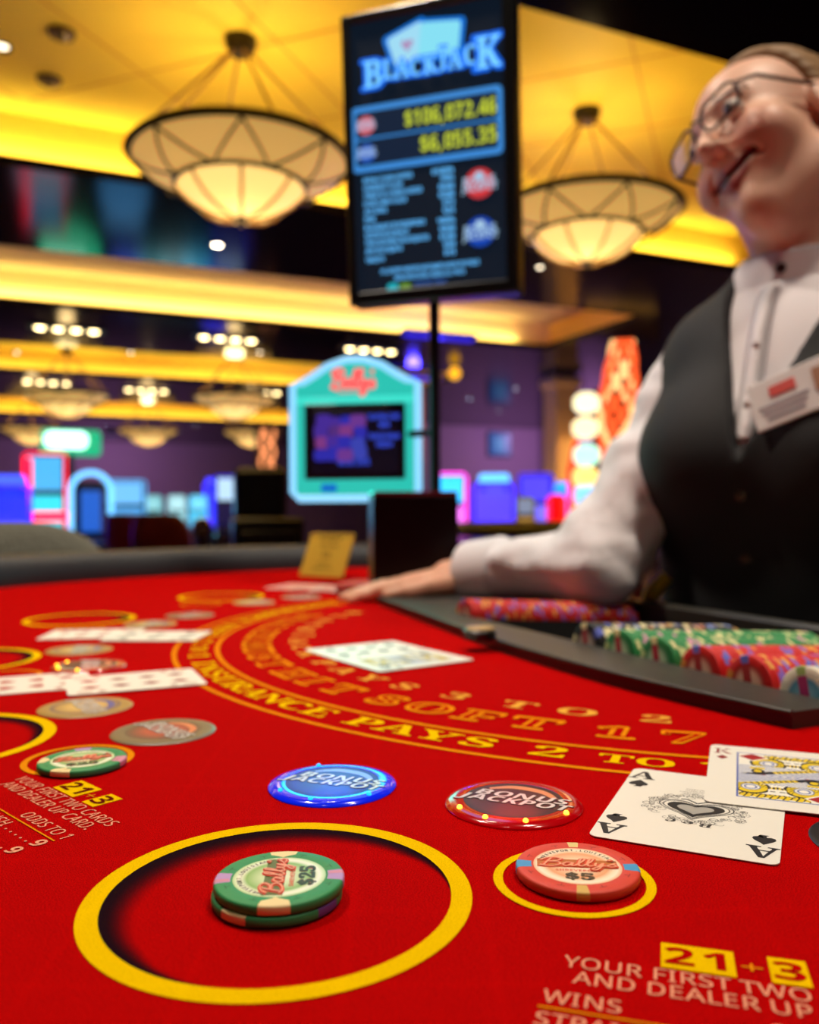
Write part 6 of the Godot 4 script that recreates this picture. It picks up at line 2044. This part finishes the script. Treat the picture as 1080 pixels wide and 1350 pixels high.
func dealer() -> void:
	var base := Vector3(0.46, 0, -0.97)
	var off := base - Vector3(0, CAM_Y, 0)
	wrinkle.seed = 4
	wrinkle.frequency = 10.0
	wrinkle.fractal_octaves = 2
	var t := thing("person", "dealer in white shirt and black vest with glasses, smiling, hand reaching over the felt", "person", base)
	finger_bones = make_hand(WR + Vector3(0.002, -0.001, 0.0), Vector3(-0.985, -0.06, -0.06).normalized(), Vector3(-0.06, -0.02, 1.0).normalized(), 0.020)
	finger_bones.append([ER.lerp(WR, 0.75), WR, 0.0315, 0.026])
	finger_bones.append([WR, WR + Vector3(-0.03, -0.002, -0.002), 0.024, 0.020])
	var body := MB.new()
	nets(body, skin_body, Vector3(0.14, -CAM_Y + 0.02, -1.22), Vector3(0.78, 0.30, -0.56), 0.014, off, skin_col)
	nets(body, face_f, HC - Vector3(0.14, 0.20, 0.14), HC + Vector3(0.14, 0.14, 0.14), 0.0032, off, skin_col)
	body.col = Color("e5ab8e").srgb_to_linear()
	nets(body, hand_f, Vector3(-0.13, -0.135, -1.20), Vector3(0.13, -0.03, -1.03), 0.003, off)
	finger_bones = make_hand(WL, (WL - EL).normalized(), Vector3(-0.8, 0, -0.5).normalized(), 0.02)
	nets(body, hand_f, WL - Vector3(0.15, 0.08, 0.1), WL + Vector3(0.1, 0.08, 0.22), 0.0045, off)
	part("body", body, mat(Color.WHITE, 0.48, 0.0, {"vertex_color_use_as_albedo": true, "subsurf_scatter_enabled": true, "subsurf_scatter_strength": 0.12}), t)
	var cloth := mat(Color("efeaf0"), 0.85, 0.0, {"rim_enabled": true, "rim": 0.2})
	var sh := MB.new()
	nets(sh, shirt_f, Vector3(0.02, -0.45, -1.24), Vector3(0.80, 0.34, -0.54), 0.009, off)
	var shirt := part("shirt", sh, cloth, t)
	var vs := MB.new()
	nets(vs, vest_f, Vector3(0.16, -0.42, -1.24), Vector3(0.80, 0.32, -0.66), 0.008, off)
	var vest := part("vest", vs, mat(Color("15161c"), 0.8, 0.0, {"rim_enabled": true, "rim": 0.25}), t)
	var tr := MB.new()
	nets(tr, trousers_f, Vector3(0.18, -CAM_Y + 0.05, -1.24), Vector3(0.72, -0.18, -0.68), 0.018, off)
	part("trousers", tr, hexmat("101014", 0.85), t)
	for s in [-1.0, 1.0]:
		var hip: Vector3 = CHEST + LB * (0.09 * s)
		var f := Vector3(hip.x, 0.05, hip.z) - FB * 0.02
		part("shoe", MB.new().tube([f - FB * 0.06 - base, f - FB * 0.02 - base, f + FB * 0.08 - base, f + FB * 0.17 - base - Vector3(0, 0.01, 0)], [0.035, 0.045, 0.045, 0.028], 12, false, Vector2(0.8, 1.0), Vector3.UP), hexmat("0c0c0c", 0.3), t)
	var hr := MB.new()
	nets(hr, hair_f, HC - Vector3(0.15, 0.14, 0.19), HC + Vector3(0.19, 0.16, 0.15), 0.0045, off)
	part("hair", hr, mat(Color("9a7448"), 0.6, 0.0, {"rim_enabled": true, "rim": 0.3}), t)
	# collar stand round the neck and two collar leaves
	var nc := Vector3(0.459, 0.27, -0.992)
	var rows := []
	for i in 33:
		var a := TAU * i / 32.0
		var d := LB * sin(a) + FB * cos(a)
		var dip := -0.022 * (0.5 + 0.5 * cos(a))
		var row := PackedVector3Array()
		for q in [[0.0605, 0.040], [0.0635, 0.042], [0.067, 0.036], [0.076, -0.005], [0.072, -0.012]]:
			row.append(nc + d * q[0] + Vector3(0, q[1] + dip, 0) - off)
		rows.append(row)
	part("collar", MB.new().grid(rows), cloth, t)
	for s in [-1.0, 1.0]:
		var leaf := MB.new()
		var q := []
		for i in 6:
			var f := i / 5.0
			var a: float = s * lerpf(0.06, 1.5, f)
			var d := LB * sin(a) + FB * cos(a)
			var dip := -0.022 * (0.5 + 0.5 * cos(a))
			var down := lerpf(0.062, 0.03, f)
			var row := PackedVector3Array()
			for e in 4:
				var g := e / 3.0
				row.append(nc + d * (0.070 + 0.016 * g) + Vector3(0, 0.036 + dip - down * g, 0) - off)
			q.append(row)
		leaf.grid(q)
		part("collar_leaf", leaf, cloth, t)
	# placket and buttons down the front
	var pl := []
	for i in 9:
		var f := i / 8.0
		var from: Vector3 = CHEST + Vector3(0, lerpf(0.185, 0.0, f), 0) - LB * 0.012 + FB * 0.35
		pl.append(march(shirt_f, from, -FB, 0.002) - off)
	part("placket", MB.new().tube(pl, 1.0, 8, false, Vector2(0.0022, 0.012), FB), cloth, shirt)
	var bt := func(called: String, p: Vector3, n: Vector3, r: float, m: Material) -> void:
		var z := n.normalized()
		var b := Basis(z.cross(Vector3.UP).normalized(), z, z.cross(Vector3.UP).cross(z).normalized())
		part(called, MB.new().at(Transform3D(b, p - off)).lathe([Vector2(0, 0), Vector2(r, 0), Vector2(r, r * 0.25), Vector2(r * 0.7, r * 0.4), Vector2(0, r * 0.35)], 16), m, vest if called == "vest_button" else shirt)
	bt.call("collar_button", nc + FB * 0.0765 + LB * 0.004 + Vector3(0, -0.004, 0), FB, 0.0055, hexmat("3a2420", 0.4))
	for y in [0.10, 0.035]:
		bt.call("shirt_button", march(shirt_f, CHEST + Vector3(0, y, 0) - LB * 0.012 + FB * 0.35, -FB, 0.004), FB, 0.004, hexmat("d8d0d0", 0.3))
	for y in [-0.06, -0.125, -0.19]:
		bt.call("vest_button", march(vest_f, CHEST + Vector3(0, y, 0) - LB * 0.012 + FB * 0.35, -FB, 0.0), FB, 0.006, hexmat("4a4438", 0.25, 0.4))
	# name badge on the left chest and a dark pin above it
	var bp := march(vest_f, CHEST + Vector3(0, 0.040, 0) + LB * 0.043 + FB * 0.35, -FB, 0.0)
	var bx := (LB + Vector3(0, 0.34, 0)).normalized()
	var bz := (FB + Vector3(0, 0.25, 0)).normalized()
	var by := bz.cross(bx).normalized()
	bz = bx.cross(by).normalized()
	var B := Transform3D(Basis(bx, by, bz), bp + FB * 0.010 - off)
	var bg := part("name_badge", MB.new().at(B).box(Vector3.ZERO, Vector3(0.088, 0.052, 0.003), 0.001), mat(Color("f0eef0"), 0.3), t, "white name badge with a red mark and small photo")
	part("badge_mark", MB.new().at(B).box(Vector3(-0.010, 0.010, 0.002), Vector3(0.026, 0.011, 0.0008)), hexmat("e0605c", 0.4), bg)
	part("badge_photo", MB.new().at(B).box(Vector3(0.029, 0.004, 0.002), Vector3(0.018, 0.024, 0.0008)), hexmat("b0846a", 0.4), bg)
	var lines := MB.new().at(B)
	for k in 3:
		lines.box(Vector3(-0.012, -0.004 - 0.0065 * k, 0.002), Vector3(0.05 - 0.006 * k, 0.0022, 0.0006))
	part("badge_print", lines, hexmat("9a9aa8", 0.5), bg)
	var pp := march(vest_f, CHEST + Vector3(0, 0.085, 0) + LB * 0.085 + FB * 0.35, -FB, 0.0)
	part("lapel_pin", MB.new().at(Transform3D(Basis(bx, by, bz), pp + FB * 0.004 - off)).box(Vector3.ZERO, Vector3(0.03, 0.022, 0.008), 0.003), hexmat("141416", 0.2, 0.3), t)
	# cuff band
	var ax := (WR - ER).normalized()
	part("cuff", MB.new().tube([WR - ax * 0.062 - off, WR - ax * 0.058 - off, WR - ax * 0.004 - off, WR + ax * 0.004 - off], [0.034, 0.0445, 0.0435, 0.034], 24), cloth, t)
	# yellow tag at the waist
	var yp := march(vest_f, CHEST + Vector3(0, -0.150, 0) - LB * 0.118 + FB * 0.35, -FB, 0.0)
	part("yellow_tag", MB.new().tube([yp + FB * 0.006 - off, yp + FB * 0.014 - LB * 0.012 + Vector3(0, -0.016, 0) - off, yp + FB * 0.016 - LB * 0.022 + Vector3(0, -0.034, 0) - off], [0.009, 0.011, 0.008], 8, false, Vector2(0.35, 1.0), FB), hexmat("e0b414", 0.5), t, "yellow tag at the waist")
	# eyes
	for s in [-1.0, 1.0]:
		var e := hw(Vector3(0.032 * s, 0.010, 0.0745))
		var look := (HF + HL * 0.0 - HU * 0.1).normalized()
		var eb := Basis(look.cross(Vector3.UP).normalized(), look, look.cross(Vector3.UP).cross(look).normalized())
		var ey := part("eye", MB.new().at(Transform3D(eb, e - off)).lathe([Vector2(0, -0.0115), Vector2(0.008, -0.008), Vector2(0.0115, 0), Vector2(0.0085, 0.0078), Vector2(0.0055, 0.0101)], 20), hexmat("e8e0da", 0.2), t)
		part("iris", MB.new().at(Transform3D(eb, e - off)).lathe([Vector2(0.0058, 0.0099), Vector2(0.003, 0.0112), Vector2(0.0, 0.0117)], 16), hexmat("3a2a20", 0.1), ey)
		# glasses
		var c := Vector3(0.033 * s, 0.006, 0.103)
		var rim := []
		for p in rrect(0.050, 0.034, 0.013, 5):
			rim.append(hw(c + Vector3(p.x, p.y, -absf(p.x + 0.033 * s) * 0.16 + p.y * 0.05)) - off)
		var gr := part("glasses_rim", MB.new().tube(rim, 0.0019, 6, true), hexmat("3c1a1a", 0.3, 0.3), t)
		var lens := MB.new()
		var mid := Vector3.ZERO
		for p in rim:
			mid += p
		mid /= rim.size()
		for k in rim.size():
			lens.tri(mid, rim[k], rim[(k + 1) % rim.size()], HF)
		part("glasses_lens", lens, mat(Color(1, 1, 1, 0.08), 0.02, 0.0, {"transparency": BaseMaterial3D.TRANSPARENCY_ALPHA}), gr)
		part("glasses_temple", MB.new().tube([hw(Vector3(0.058 * s, 0.014, 0.094)) - off, hw(Vector3(0.072 * s, 0.014, 0.075)) - off, hw(Vector3(0.080 * s, 0.010, -0.01)) - off, hw(Vector3(0.079 * s, -0.012, -0.032)) - off], 0.0021, 6), hexmat("3c1a1a", 0.3, 0.3), t)
	part("glasses_bridge", MB.new().tube([hw(Vector3(-0.009, 0.012, 0.103)) - off, hw(Vector3(0, 0.016, 0.106)) - off, hw(Vector3(0.009, 0.012, 0.103)) - off], 0.0014, 6), hexmat("3c1a1a", 0.3, 0.3), t)
	part("teeth", MB.new().tube([hw(Vector3(-0.021, -0.0585, 0.0745)) - off, hw(Vector3(0, -0.0655, 0.0838)) - off, hw(Vector3(0.021, -0.0585, 0.0745)) - off], 0.0030, 8), hexmat("ece4d8", 0.25), t)
